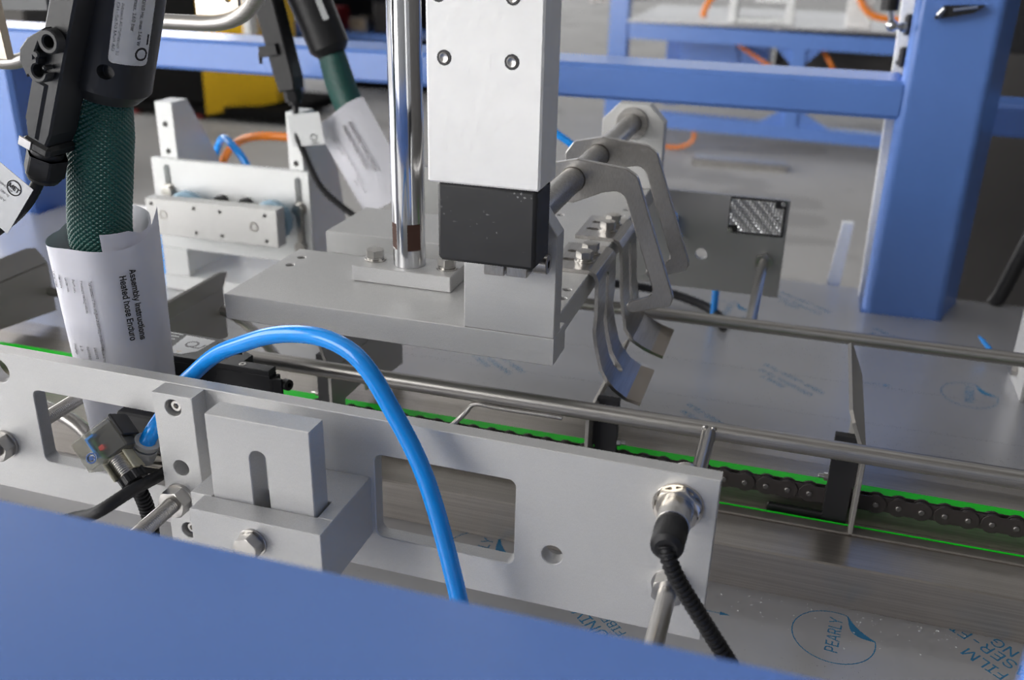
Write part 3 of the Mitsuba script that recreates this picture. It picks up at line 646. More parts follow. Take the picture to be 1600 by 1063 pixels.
# rating label bent round the connector
def wrapped(poly_uv, R, h):
    m = extrude(poly_uv, h, h / 4); m = m.subdivide_to_size(.003); p = m.vertices
    a = p[:, 0] / R
    A = np.array([1, 0, 0]) - ax * ax[0]; A /= np.linalg.norm(A); B = np.cross(ax, A)
    m.vertices = c0 + ax * p[:, 1:2] + (np.cos(a)[:, None] * A + np.sin(a)[:, None] * (-np.abs(1) * np.where(B[1] > 0, B, -B)))[:] * (R + p[:, 2])[:, None]
    return m
RL = .0258
lab = rrect(.0035, .0265, .0290, .092, .003)
hl = add(hh, 'rating_label', wrapped(lab, RL, .0003), 'sticker', True, 'white rating label with small print')
def wrap2(s, h, u, v, bold=False, width=None):
    m = meshkit.text_mesh(s, h, .0001, bold)
    if width: m.apply_scale([width / max(m.bounds[1][0], 1e-6), 1, 1])
    p = m.vertices.copy(); q = np.stack([u - p[:, 1], v - p[:, 0], p[:, 2] + .0003], 1)
    a = q[:, 0] / RL; A = np.array([1, 0, 0]) - ax * ax[0]; A /= np.linalg.norm(A); B = np.cross(ax, A); B = B if B[1] > 0 else -B
    m.vertices = c0 + ax * q[:, 1:2] + (np.cos(a)[:, None] * A - np.sin(a)[:, None] * B) * (RL + q[:, 2])[:, None]; return m
add(hh, 'lettering', cat(wrap2('200-240 V, 50/60 Hz, max 148 W', .0019, .0120, .0860, True, .045), wrap2('max. 180 °C, max. 160 bar', .0019, .0165, .0860, True, .037), wrap2('Robatech AG Pfaffwiesstr. 10', .0015, .0228, .0640, False, .030), wrap2('CH-5630 Muri AG', .0015, .0252, .0640, False, .028), wrap2('Type  Enduro', .0017, .0080, .0860, False, .016), wrap2('181603', .0017, .0050, .0860, False, .012)), 'ink', True)
ringm = wrapped(Point(.0085, .0360).buffer(.0040).difference(Point(.0085, .0360).buffer(.0028)).union(sbox(.0048, .0415, .0060, .0480)), RL + .0003, .0001)
add(hh, 'logo', ringm, 'ink', True)

pg = thing('power_plug', 'flat black power plug with locking lever hanging beside the large braided hose', 'plug')
A0, A1 = np.array([-.4323, .470, .3180]), np.array([-.3947, .470, .4063]); pd = (A1 - A0) / np.linalg.norm(A1 - A0); ps = np.array([pd[2], 0, -pd[0]])
def pbox(s0, s1, y0, y1, t0, t1, b):
    m = bx(s0, s1, y0, y1, t0, t1, b); M = np.eye(4); M[:3, 0], M[:3, 1], M[:3, 2], M[:3, 3] = ps, [0, 1, 0], pd, A0; m.apply_transform(M); return m
bodyp = Polygon([(-.0088, .008), (-.0060, .0), (.0070, .0), (.0086, .008), (.0086, .130), (-.0072, .130), (-.0078, .060), (-.0090, .050)])
m = xz(bodyp, -.012, .012, .0012); M = np.eye(4); M[:3, 0], M[:3, 2], M[:3, 3] = ps, pd, A0; M[:3, 1] = [0, 1, 0]; m.apply_transform(M)
add(pg, 'body', m, 'grey_black', False)
wedge = hull([A0 + ps * a + pd * t + np.array([0, y, 0]) for a, y, t in ((-.0078, -.0135, .012), (.0002, -.0135, .003), (.0002, -.0135, .036), (-.0078, -.0135, .036), (-.0086, -.011, .010), (.0030, -.011, .001), (.0030, -.011, .038), (-.0086, -.011, .038))])
add(pg, 'raised_panel', wedge, 'grey_black', False)
# lever with an eye and a hook
eye, hk = Point(.0025, .0640), Point(-.0010, .0450)
lev = unary_union([eye.buffer(.0068), hk.buffer(.0068), Polygon([(-.0010, .0705), (-.0105, .0600), (-.0140, .0520), (-.0130, .0455), (-.0065, .0385), (-.0030, .0440), (-.0045, .0520), (-.0035, .0580)]), disc(-.0035, .0535, .0022)])
lev = lev.difference(Point(.0028, .0640).buffer(.0034)).difference(Point(-.0004, .0452).buffer(.0036)).difference(Polygon([(-.0004, .0440), (.0080, .0475), (.0065, .0560), (-.0020, .0520)])).union(disc(.0028, .0485, .0013))
lev = affinity.translate(lev, -.0005, .0005)
m = xz(lev, -.0195, -.0125, .0008); m.apply_transform(M)
add(pg, 'locking_lever', m, 'grey_black', False, 'locking lever with an eye and a hook')
add(pg, 'collar', pbox(-.0098, .0098, -.012, .012, -.0075, 0, .002), 'black_plastic', False)
add(pg, 'clip', pbox(-.0108, -.002, -.0128, -.0118, -.0068, -.001, .0003), 'bright_steel', False, 'small bright metal clip')
add(pg, 'gland', cat(cyl(A0 - pd * .0110, A0 - pd * .0070, .0095, 28), hexhead(A0 - pd * .0105 + ps * .0005, -pd, .0215, .0125, .2), lathe([(0, .0098), (.002, .0104), (.0045, .0090), (.006, .0050)], A0 - pd * .0230 + ps * .0005, -pd, 28)), 'black_plastic', 20)
cp = smooth_path([A0 - pd * .022, A0 - pd * .030 + [-.001, -.002, 0], (-.4500, .463, .2800), (-.4640, .457, .2660), (-.486, .450, .252)], 30)
add(pg, 'cable', tube(cp, .0038, 18), 'rubber')
tg = thing('cable_tag', 'white printed tag folded round the cable at the left edge', 'tag')
to, tu, tv = np.array([-.4370, .4490, .2930]), np.array([-.62, -.10, -.80]), np.array([-.78, -.05, .62])
tu /= np.linalg.norm(tu); tv -= tu * (tu @ tv); tv /= np.linalg.norm(tv)
add(tg, 'sheet', place(extrude(sbox(-.002, -.0050, .0340, .0480), .0004, .0001), to - np.cross(tu, tv) * .0004 if np.cross(tu, tv)[1] < 0 else to, tu, tv), 'sticker', False)
nn = np.cross(tu, tv); nn = nn if nn[1] < 0 else -nn
rot_u, rot_v = -tv, tu
if np.cross(rot_u, rot_v)[1] > 0: rot_v = -rot_v
tm = []
for i, s in enumerate(('Heated hose', 'max. 180 °C', '200-240 V', '148 W', '181603')):
    tm.append(text(s, .0014, to + tv * .0165 + tu * (.0090 + .0042 * i) + nn * .0003, rot_u, rot_v, .0001))
add(tg, 'lettering', cat(*tm), 'grey_ink', False)
cm = Point(0, 0).buffer(.0048).difference(Point(0, 0).buffer(.0042))
add(tg, 'approval_mark', cat(place(extrude(cm, .0001, .00002), to + tu * .0055 + tv * .0050 + nn * .0003, rot_u, rot_v), text('MET', .0026, to + tu * .0055 + tv * .0050 + nn * .0003, rot_u, rot_v, .0001, True, True)), 'ink', False)

# stainless pipe carrying slotted brackets behind the plug
pp = thing('pipe_frame', 'bent stainless pipe with welded slotted brackets at the upper left', 'pipe')
path = fillet([(-.660, .62, .3345), (-.578, .62, .3345), (-.548, .635, .3690), (-.403, .640, .3692), (-.330, .600, .4330)], .030)
add(pp, 'pipe', tube(path, .0056, 20), 'brushed')
def brk(x0, x1, y, z0, z1, sl):
    p = sbox(x0, z0, x1, z1)
    for q in sl: p = p.difference(q)
    return xz(p, y, y + .003)
add(pp, 'bracket', brk(-.4395, -.403, .640, .3745, .43, [slot(-.4345, .3880, -.4345, .41, .0022), slot(-.4115, .3870, -.4115, .41, .0022)]), 'heat_straw', 30)
add(pp, 'bracket', cat(hull([(-.625, .612, .338), (-.5905, .612, .338), (-.5970, .612, .430), (-.625, .612, .430), (-.625, .617, .338), (-.5880, .617, .338), (-.5940, .617, .430), (-.625, .617, .430)])), 'heat_straw', False)

solo('grey_cover', hull([(-.775, .795, .3530), (-.7090, .795, .3552), (-.775, .795, .43), (-.7040, .795, .43), (-.775, .805, .3530), (-.7090, .805, .3552), (-.775, .805, .43), (-.7040, .805, .43)]), 'panel_grey', 'grey flat panel above the bent pipe at the top left corner', 'panel', smooth=False)

# ------------------------------------------------------------------ lifting frame
lf = thing('lifting_frame', 'silver anodised lifting frame plate above the conveyor', 'lifting frame')
LZ0, LZ1 = .1785, .1977
outline = unary_union([sbox(-.3785, .550, -.1387, .580), sbox(-.3785, .575, -.146, .6585), sbox(-.225, .60, -.146, .985), sbox(-.3815, .7090, -.146, .788)])
for hx, hy in ((-.3666, .6395), (-.3660, .6205), (-.1532, .6415), (-.1522, .6235), (-.2070, .828), (-.1535, .866), (-.1545, .845)): outline = outline.difference(disc(hx, hy, .0031))
add(lf, 'frame_plate', xy(outline, LZ0, LZ1, .0006), 'anodised', 30)
bp = Polygon([(-.1995, LZ1 + .0002), (-.1387, LZ1 + .0002), (-.1387, .2660), (-.1530, .2865), (-.1850, .2865), (-.1995, .2660)]).difference(disc(-.1688, .2617, .0097, 12))
add(lf, 'bearing_plate', xz(bp, .5502, .5660, .0006), 'anodised', False, 'bearing plate with chamfered corners')
b2 = Polygon([(-.1985, LZ1 + .0002), (-.1368, LZ1 + .0002), (-.1368, .2640), (-.1523, .2802), (-.1830, .2802), (-.1985, .2640)]).difference(disc(-.1688, .2617, .0097, 12))
bk = add(lf, 'bearing_plate', xz(b2, .9495, .9655, .0006), 'anodised', False)
add(bk, 'bearing_ring', ring([-.1688, .9495, .2617], [0, -1, 0], .0098, .0158, .003), 'brushed')
ft = thing('guide_rod', 'chromed vertical guide rod bolted on the lifting frame beside the white cylinder', 'rod')
add(ft, 'foot_plate', bx(-.3062, -.2295, .6050, .6385, LZ1 + .0002, .2097, .0006), 'anodised', False)
SX, SY, SR = -.2680, .6225, .0119
rod = lathe([(0, SR - .0004), (.0004, SR), (.33, SR)], [SX, SY, .2097], [0, 0, 1], 64)
flats, fill = [], []
for a in (-48, -138, 42, 132):
    q = bx(SR - .0011, SR + .004, -.0062, .0062, .2228, .2425, .00005); q.apply_transform(trimesh.transformations.rotation_matrix(D(a), [0, 0, 1])); q.apply_translation([SX, SY, 0]); flats.append(q)
    q = bx(SR - .0016, SR - .00105, -.0049, .0049, .2229, .2424, .00005); q.apply_transform(trimesh.transformations.rotation_matrix(D(a), [0, 0, 1])); q.apply_translation([SX, SY, 0]); fill.append(q)
add(ft, 'rod', cut(rod, *flats), 'chrome', 20)
add(ft, 'wrench_flat', cat(*fill), 'rust', False, 'brown rusty spanner flats near the foot', None)
def hexbolt(parent, p, af=.0122, h=.0052, spin=.3, d=(0, 0, 1)):
    p = np.asarray(p, float); d = np.asarray(d, float)
    k = add(parent, 'hex_bolt', hexhead(p + d * .0030, d, af, h, spin), 'bright_steel')
    add(k, 'washer', cat(ring(p, d, .003, .0079, .0012), ring(p + d * .0012, d, .003, .0063, .0016)), 'bright_steel')
hexbolt(ft, [-.2952, .6225, .2097]); hexbolt(ft, [-.2388, .6225, .2097], spin=.1)

pc = thing('pneumatic_cylinder', 'white painted pneumatic cylinder body with a black lower end hanging over the lifting frame', 'cylinder')
add(pc, 'body', bx(-.2050, -.1387, .5050, .5395, .3046, .62, .0012), 'white_paint', 30)
add(pc, 'end_cap', bx(-.2005, -.1410, .5075, .5385, .2572, .3046, .0022), 'black_worn', 40, 'scuffed black end cap')
for sxx, szz in ((-.1943, .3737), (-.1560, .3735), (-.1973, .4060), (-.1560, .4060)):
    add(pc, 'screw_recess', ring([sxx, .50498, szz], [0, -1, 0], .0027, .0041, .0003), 'black_oxide')
    s = add(pc, 'screw', cat( lathe([(0, .0030), (.0004, .0030), (.0010, .0024), (.0007, .0014)], [sxx, .50505, szz], [0, -1, 0], 20)), 'bright_steel')
cr = thing('clamp_ring', 'small split steel clamp with a cap screw peeping out under the black end cap', 'clamp')
add(cr, 'body', cat(bx(-.1795, -.1665, .5300, .5440, .2435, .2700, .0004), bx(-.1650, -.1520, .5300, .5440, .2440, .2700, .0004), bx(-.1795, -.1520, .5300, .5440, .258, .280, .0004)), 'stainless', False)
add(cr, 'cap_screw', caphead([-.1505, .5432, .2500], [1, 0, 0], .0062, .0085, .0028), 'stainless')

sh = solo('hinge_shaft', cyl([-.1688, .520, .2617], [-.1688, .972, .2617], .0094, 40), 'brushed', 'brown tinted steel shaft passing through the two hook arms', 'shaft')
armp = Polygon([(-197, 262), (-190, 272), (-166, 277.6), (-128, 273.5), (-119.4, 268.5), (-84.8, 176), (-86, 169), (-117.6, 158.8), (-121.6, 162.6), (-119.5, 167.8), (-99, 175.6), (-127.5, 252), (-133, 256.2), (-144, 254.2), (-168, 243.5), (-188, 245), (-197, 254)])
armp = affinity.scale(armp, .001, .001, origin=(0, 0)).buffer(.008, quad_segs=8).buffer(-.0125, quad_segs=8).buffer(.0045, quad_segs=8)
armp = armp.difference(disc(-.1688, .2617, .0095, 14))
for y, lab in ((.7080, 'front bent steel hook arm on the shaft, nearer the white cylinder'), (.7960, 'rear bent steel hook arm on the shaft, nearer the octagonal plate')):
    solo('hook_arm', xz(armp, y, y + .006, .0006), 'stainless', lab, 'hook arm', 'hook arms on the shaft', smooth=30)

def clip(y0, y1, label, tabx0, zlow=0.112, prof2=None):
    k = thing('spring_clip', label, 'spring clip', 'spring clips on the lifting frame')
    pr = prof2 or [(-.1460, .1993), (-.1412, .1972), (-.1393, .1925), (-.1385, .165), (-.1392, .151), (-.1367, .137), (-.1322, .120), (-.1276, .112), (-.1210, .1046), (-.1111, .0979), (-.0992, .0955)]
    prof = LineString([(tabx0, .1993)] + pr[:-1]).buffer(.0015, cap_style=2, join_style=1, quad_segs=4)
    m = xz(prof, y0, y1, .0002); ym = (y0 + y1) / 2
    cut1 = bx(-.16, -.11, ym - .0055, ym + .0055, zlow, .185, .0001)
    cutc = [cyl([-.16, ym, z], [-.11, ym, z], .0055, 24) for z in (zlow, .185)]
    s1 = [cat() if False else xy(slot(-.1700, y, -.150, y, .0031), .19, .21) for y in (y0 + .0215, y0 + .0425)]
    add(k, 'strip', cut(m, trimesh.boolean.union([solid(q) for q in [cut1] + cutc], engine='manifold'), *s1), 'stainless', 24)
    tip = LineString(pr[-3:-1]).buffer(.0015, cap_style=2); end = LineString(pr[-2:]).buffer(.0015, cap_style=2)
    add(k, 'tip', cat(xz(end, y0, y1, .0002)), 'heat_straw', False, 'straw tinted bent tip')
    for y in (y0 + .0215, y0 + .0425): hexbolt(k, [-.1545, y, .2008], .0122, .0054, .2 + y)
clip(.6785, .7430, 'front stainless spring clip bolted on the edge of the lifting frame', -.1775)
clip(.7645, .8270, 'rear stainless spring clip bolted on the edge of the lifting frame', -.1780, .130, [(-.1460, .1993), (-.1408, .1972), (-.1384, .1925), (-.1360, .165), (-.1350, .150), (-.1300, .121), (-.1240, .112), (-.1155, .1068), (-.1065, .1028), (-.0955, .0995)])

# ------------------------------------------------------------------ rear reflector plate
rp = thing('sensor_plate', 'grey steel plate carrying the square reflector behind the rear guide rail', 'plate')
pl = sbox(-.420, .0835, -.0102, .1880).difference(disc(-.0938, .1225, .0062)).difference(disc(-.1283, .1590, .0075))
add(rp, 'plate', xz(pl, .9925, 1.0005, .0004), 'dull_sheet', 30)
rf = thing('reflector', 'rectangular clear prism reflector in a black frame on the rear plate', 'reflector')
add(rf, 'housing', bx(-.0692, -.0135, .9885, .9924, .1502, .1880, .0008), 'black_plastic', False)
lens = []
nx, nz = 18, 11
ww = (.0525 / nx)
for i in range(nx):
    for j in range(nz):
        if (i > nx - 4 and j > nz - 3) or (i < 3 and j < 2): continue
        cx, cz = -.0677 + ww * (i + .5 + .5 * (j % 2) * 0), .1522 + (.0340 / nz) * (j + .5)
        lens.append(lathe([(0, ww * .60), (.0011, ww * .05)], [cx, .9885, cz], [0, -1, 0], 6, (i + j) * .3))
add(rf, 'prism_lens', cat(*lens), 'chrome', False, 'clear faceted prism lens', 'stuff')
for q in ((-.0165, .1852), (-.0665, .1530)): add(rf, 'screw', caphead([q[0], .9885, q[1]], [0, -1, 0], .0024, .0022, .0011), 'bright_steel')

# hoses round the rear plate
solo('air_hose', tube(smooth_path([(-.0850, 1.120, .150), (-.0845, 1.121, .10), (-.0840, 1.122, .05), (-.0835, 1.122, -.001)], 30), .0042, 16), 'blue_hose', 'short blue air hose going down into the table behind the rear plate', 'hose')
solo('corrugated_hose', corrugated(smooth_path([(-.26, 1.12, .030), (-.20, 1.155, .018), (-.150, 1.163, .012), (-.112, 1.150, .009), (-.090, 1.135, .0075), (-.0735, 1.108, .0066), (-.068, 1.085, .006)], 60), (.0058), .0026, .0005, 16), 'rubber', 'black corrugated hose lying on the table below the reflector plate', 'hose')
solo('air_hose', tube(smooth_path([(-.42, 1.14, .27), (-.33, 1.11, .240), (-.284, 1.10, .2145), (-.256, 1.10, .1965), (-.22, 1.10, .165), (-.18, 1.09, .16), (-.140, 1.04, .158), (-.128, 1.008, .159), (-.124, .985, .155), (-.118, .985, .14)], 60), .0044, 16), 'blue_hose', 'blue air hose behind the shaft reaching the hole in the rear plate', 'hose')

# ------------------------------------------------------------------ left rear stand
sd = thing('mounting_stand', 'white coated mounting stand with two wedge gussets behind the conveyor on the left', 'stand')
fp = sbox(-.7635, .0560, -.5500, .1690)
for x in (-.7420, -.5640): fp = fp.difference(slot(x, .118 if x < -.6 else .085, x, .1575, .0042))
add(sd, 'front_plate', xz(fp, .9880, .9975, .0006), 'light_coat', 30)
def gusset(x0, x1, z1):
    p = Polygon([(.9980, .004), (1.110, .004), (1.110, .030), (1.085, .150), (1.030, z1), (.9980, z1)])
    return yz(p, x0, x1, .0006)
for x0, x1 in ((-.7560, -.7320), (-.5800, -.5610)):
    g = add(sd, 'gusset', gusset(x0, x1, .2350), 'light_coat', False)
    for z in (.2090, .176): add(g, 'screw_hole', cyl([(x0 + x1) / 2, .9982, z], [(x0 + x1) / 2, .9975, z], .0034, 16), 'black_plastic')
add(sd, 'base', bx(-.7635, -.5200, .985, 1.11, .0005, .0200, .0008), 'light_coat', False)
add(sd, 'foot_block', bx(-.7610, -.7250, .985, .9985, .0203, .0560, .0008), 'light_coat', False)
for x in (-.7415, -.5640):
    b = add(sd, 'hex_bolt', hexhead([x, .9860, .1300 if x < -.6 else .1250], [0, -1, 0], .0125, .006, .2), 'bright_steel')
    add(b, 'washer', ring([x, .988, .1300 if x < -.6 else .1250], [0, -1, 0], .003, .009, .002), 'bright_steel')
b = add(sd, 'hex_bolt', cat(hexhead([-.5640, .9860, .0790], [0, -1, 0], .0125, .006, .2), bx(-.5675, -.5605, .983, .988, .083, .120, .0006)), 'stainless')
for x in (-.667, -.634): add(sd, 'cap_screw', caphead([x, .988, .1250], [0, -1, 0], .0070, .012, .003), 'black_oxide')
br = thing('nozzle_bar', 'silver drilled bar held by two blue bushings in front of the white stand', 'bar')
bar = Polygon([(-.7455, .0875), (-.5700, .0890), (-.5695, .1340), (-.7450, .1315)])
dots = [(-.7370, .1250), (-.7370, .0955), (-.6790, .1245), (-.6790, .0950), (-.6440, .1240), (-.6440, .0950), (-.5850, .1255), (-.5850, .0950)]
for q in dots: bar = bar.difference(disc(q[0], q[1], .0021, 5))
add(br, 'bar', xz(bar, .9440, .9620, .0006), 'anodised', 30)
for q in ((-.7220, .1130), (-.6000, .1110)): add(br, 'cap_screw', cat(ring([q[0], .9440, q[1]], [0, -1, 0], .0036, .0058, .0006), caphead([q[0], .9450, q[1]], [0, -1, 0], .0036, .0008, .0020)), 'bright_steel')
for x in (-.7050, -.5900):
    bu = add(br, 'bushing', lathe([(0, .021), (.002, .0240), (.0090, .0240), (.011, .022)], [x, .9640, .1130], [0, 1, 0], 40), 'bushing_blue', 32, 'blue round bushing')
    add(bu, 'stem', cyl([x, .962, .1130], [x, .9877, .1130], .010, 24), 'bushing_blue')
    for a in (35, 145): add(bu, 'screw', cyl([x + .0185 * math.cos(D(a)), .9625, .1130 + .0185 * math.sin(D(a))], [x + .0185 * math.cos(D(a)), .966, .1130 + .0185 * math.sin(D(a))], .0028, 12), 'bright_steel')
solo('air_hose', tube(smooth_path([(-.770, .990, .085), (-.7705, .998, .055), (-.771, 1.0, .02), (-.771, 1.0, -.001)], 24), .0046, 16), 'blue_hose', 'short blue air hose going down into the table beside the white stand', 'hose')
solo('air_hose', tube(smooth_path([(-.775, 1.125, .125), (-.756, 1.120, .156), (-.730, 1.095, .1745), (-.700, 1.068, .1735), (-.672, 1.055, .150), (-.665, 1.05, .120), (-.664, 1.05, .08)], 40), .0048, 16), 'blue_hose', 'blue air hose looping up behind the front plate of the white stand', 'hose')
solo('orange_hose', tube(smooth_path([(-.79, 1.15, .09), (-.760, 1.140, .138), (-.705, 1.11, .1735), (-.655, 1.10, .182), (-.615, 1.105, .1805), (-.58, 1.125, .170), (-.55, 1.14, .15), (-.5, 1.15, .10), (-.46, 1.15, .03)], 60), .0055, 16), 'orange_hose', 'orange hose arching between the gussets of the white stand', 'hose')
fl = thing('slotted_profile', 'pair of pale steel profiles lying behind the white stand', 'steel profile')
for i in range(2):
    a = np.array([-.690 + .022 * i, 1.075, .128]); q = bx(0, .10, -.004, .004, -.004, .004, .0005); q.apply_transform(trimesh.transformations.rotation_matrix(D(35), [0, 0, 1])); q.apply_translation(a + [0, 0, .008]); add(fl, 'profile', q, 'stainless', False)

# second hose set, farther back
h2 = thing('heated_hose', 'dark green heated hose with black connector behind the white stand, farther from the camera', 'heated hose')
p2 = smooth_path([(-.5285, 1.02, .300), (-.5255, 1.02, .290), (-.519, 1.02, .268), (-.508, 1.02, .240), (-.496, 1.02, .205), (-.485, 1.02, .16)], 40)
add(h2, 'braided_sleeve', braid(p2, .0162, 34, .0032, .0008, 204, 200, .9), 'teal_braid', True)
a2 = np.array([-.025, 0, .058]); a2 /= np.linalg.norm(a2); d0 = np.array([-.5270, 1.02, .3000])
add(h2, 'connector', lathe([(0, .0165), (.0075, .0225), (.008, .023), (.16, .024)], d0, a2, 40), 'black_plastic')
add(h2, 'side_boss', bx(-.5665, -.548, 1.005, 1.035, .332, .365, .004), 'black_plastic', False)
add(h2, 'rating_label', place(extrude(rrect(0, .007, 0, .06, .002), .0004, .0001), d0 + a2 * .040 + np.array([.0160, -.0175, 0]), [1, .8, .43], a2), 'sticker', False)
g2 = thing('power_plug', 'slim black power plug hanging in front of the far blue beam beside the far hose', 'plug')
B0, B1 = np.array([-.5650, .99, .2620]), np.array([-.5860, .99, .3580]); bd = (B1 - B0) / np.linalg.norm(B1 - B0); bs = np.array([bd[2], 0, -bd[0]])
M = np.eye(4); M[:3, 0], M[:3, 1], M[:3, 2], M[:3, 3] = bs, [0, 1, 0], bd, B0
m = xz(Polygon([(-.0100, 0), (.0100, 0), (.0125, .012), (.0125, .100), (-.0125, .100), (-.0115, .02)]), -.012, .012, .0015); m.apply_transform(M)
add(g2, 'body', m, 'black_plastic', False)
m = xz(Polygon([(-.0125, .050), (-.0200, .046), (-.0215, .034), (-.0200, .034), (-.0180, .042), (-.0125, .040)]).union(sbox(-.018, .040, .004, .052)), -.017, -.012, .0005); m.apply_transform(M)
add(g2, 'locking_lever', m, 'black_plastic', False)
add(g2, 'gland', cat(hexhead(B0, -bd, .0185, .012, .2), cyl(B0 - bd * .011, B0 - bd * .016, .0075, 20)), 'black_plastic', 20)
add(g2, 'cable', tube(smooth_path([B0 - bd * .014, (-.5600, .986, .232), (-.556, .979, .215), (-.5500, .979, .198), (-.5400, .979, .1745), (-.5285, .980, .1545), (-.5110, .983, .1380), (-.4920, .985, .1245), (-.465, .985, .112)], 60), .0036, 16), 'rubber')
t2 = thing('cable_tag', 'pale printed tag on the far cable beside the white gusset', 'tag')
TO, TU, TV = np.array([-.5600, .9760, .2010]), np.array([1, .05, .15]), np.array([-.18, 0, 1])
add(t2, 'sheet', place(extrude(sbox(0, 0, .040, .036), .0004, .0001), TO, TU, TV), 'sticker', False)
add(t2, 'logo', cat(place(extrude(Point(.028, .0085).buffer(.0042).difference(Point(.028, .0085).buffer(.0030)).union(sbox(.0235, .0015, .033, .0028)), .0001, .00002), TO + np.array([0, -.0006, 0]), TU, TV)), 'ink', False)
k2 = thing('instruction_sheet', 'folded white assembly instruction sheet tied to the far hose', 'paper')
O2 = np.array([-.5445, 1.000, .2230]); u2 = np.array([.056, .012, .033]); v2 = np.array([-.047, 0, .092]); u2l = np.linalg.norm(u2)
uu = u2 / u2l; vv = -v2 + uu * (uu @ v2); vv /= np.linalg.norm(vv)
gp = []
NI, NJ = 16, 24
for j in range(NJ):
    for i in range(NI):
        s, t = i / (NI - 1), j / (NJ - 1)
        gp.append(O2 + uu * (s * .0665) - (-vv) * (t * .118) * 1 + np.array([0, -.010 * math.sin(s * math.pi) * (1 - .4 * t), 0]) + np.array([0, 0, -.0025 * math.sin(s * 6)]) * (1 - t))
pm = trimesh.Trimesh(np.array(gp), grid_faces(NJ, NI, False), process=False)
add(k2, 'sheet', pm, 'paper', True)
nrm = np.cross(uu, vv); nrm = nrm if nrm[1] < 0 else -nrm
def on2(s, t): return O2 + uu * (s * .0665) + vv * (t * .118) + np.array([0, -.010 * math.sin(s * math.pi) * (1 - .4 * t) - .0012, 0])
tx = []
for s, t, w, h, ln, bo in ((.62, .14, 'Assembly instructions', .0042, .062, True), (.50, .15, 'Heated hose Enduro', .0042, .055, True), (.30, .19, 'Translation of the original assembly instructions', .0018, .062, False), (.22, .20, 'Product designation', .0016, .022, False), (.24, .62, 'Heated hose Enduro', .0016, .022, False), (.16, .64, '181603', .0016, .009, False)):
    tx.append(text(w, h, on2(s, t), vv, -uu if np.cross(vv, -uu)[1] < 0 else uu, .0001, bo, False, ln))
add(k2, 'lettering', cat(*tx), 'grey_ink', False)

# ------------------------------------------------------------------ white profiles, gas spring, hinges, latch, cables around the right post
dp = thing('door_profile', 'white aluminium door profile beside the thick blue post', 'door profile')
add(dp, 'bar', hull([(.0935, 1.325, -.05), (.1070, 1.325, -.05), (.0825, 1.325, .45), (.0980, 1.325, .45), (.0935, 1.345, -.05), (.1070, 1.345, -.05), (.0825, 1.345, .45), (.0980, 1.345, .45)]), 'white_paint', False)
for z in (.335, .297):
    hg = add(dp, 'hinge', cat(bx(.0905, .0985, 1.318, 1.325, z - .010, z + .010, .0006), cyl([.0945, 1.318, z - .012], [.0945, 1.318, z + .012], .0030, 12), cyl([.0880, 1.321, z - .007], [.101, 1.321, z - .007], .0018, 8)), 'black_oxide', 30)
solo('profile_offcut', hull([(.0480, 1.310, 0), (.0650, 1.310, 0), (.0560, 1.310, .0835), (.0700, 1.310, .0835), (.0480, 1.325, -.02), (.0650, 1.325, -.02), (.0560, 1.325, .0835), (.0700, 1.325, .0835)]), 'white_paint', 'short white profile standing at the rear edge of the table', 'profile', smooth=False)
gs = thing('gas_spring', 'black gas spring with a chromed ball joint left of the thick blue post', 'gas spring')
add(gs, 'cylinder', cyl([.0640, 1.20, .3590], [.0600, 1.20, .50], .0095, 24), 'black_plastic')
add(gs, 'rod', cyl([.0690, 1.20, .345], [.0640, 1.20, .362], .0032, 16), 'chrome')
bj = trimesh.creation.icosphere(3, .0065); bj.apply_translation([.0695, 1.20, .3430])
add(gs, 'ball_joint', cat(bj, cyl([.0695, 1.20, .3430], [.0850, 1.205, .3410], .0034, 16), hexhead([.0800, 1.204, .3415], [1, .3, 0], .010, .004, .2)), 'chrome')
tl = thing('toggle_latch', 'black toggle latch with a bright catch on the thick blue post at the top edge', 'latch')
add(tl, 'lever', hull([(.1115, 1.195, .352), (.150, 1.195, .3600), (.160, 1.195, .3680), (.120, 1.195, .3660), (.1115, 1.208, .352), (.150, 1.208, .360), (.160, 1.208, .368), (.120, 1.208, .366)]), 'black_oxide', False)
add(tl, 'catch', cat(cyl([.1135, 1.190, .3560], [.1190, 1.190, .3640], .0030, 14), cyl([.128, 1.190, .3625], [.152, 1.190, .3665], .0015, 10)), 'chrome')
solo('rubber_hose', tube(smooth_path([(.254, 1.30, -.001), (.259, 1.30, .010), (.2665, 1.30, .04), (.276, 1.30, .080), (.285, 1.30, .12)], 20), .0095, 18), 'rubber', 'thick black hose rising at the right edge behind the blue post', 'hose')
solo('air_hose_end', lathe([(0, .0008), (.006, .0022), (.020, .0026)], [.2115, 1.118, .022], [.5, -.5, -.40], 14), 'blue_hose', 'small blue hose end lying on the table near the right edge', 'hose end')
ab = thing('end_plate', 'thin grey end plate with a bolt at the right edge of the table', 'plate')
add(ab, 'plate', yz(sbox(1.00, .0005, 1.072, .0900), .2400, .2440), 'anodised', False)
add(ab, 'bolt', hexhead([.2400, 1.04, .018], [-1, 0, 0], .011, .006, .2), 'bright_steel')
gp_ = thing('guard_panel', 'dark grey guard panel behind the thick blue post at the right', 'panel')
add(gp_, 'panel', bx(.265, 2.2, 1.78, 1.80, -.80, .262, .001), 'dark_panel', False)
add(gp_, 'side_panel', bx(.62, .64, -.10, 1.78, -.80, .62, .001), 'dark_panel', False)
add(gp_, 'top_edge', bx(.262, 2.2, 1.775, 1.805, .263, .62, .001), 'rubber', False)

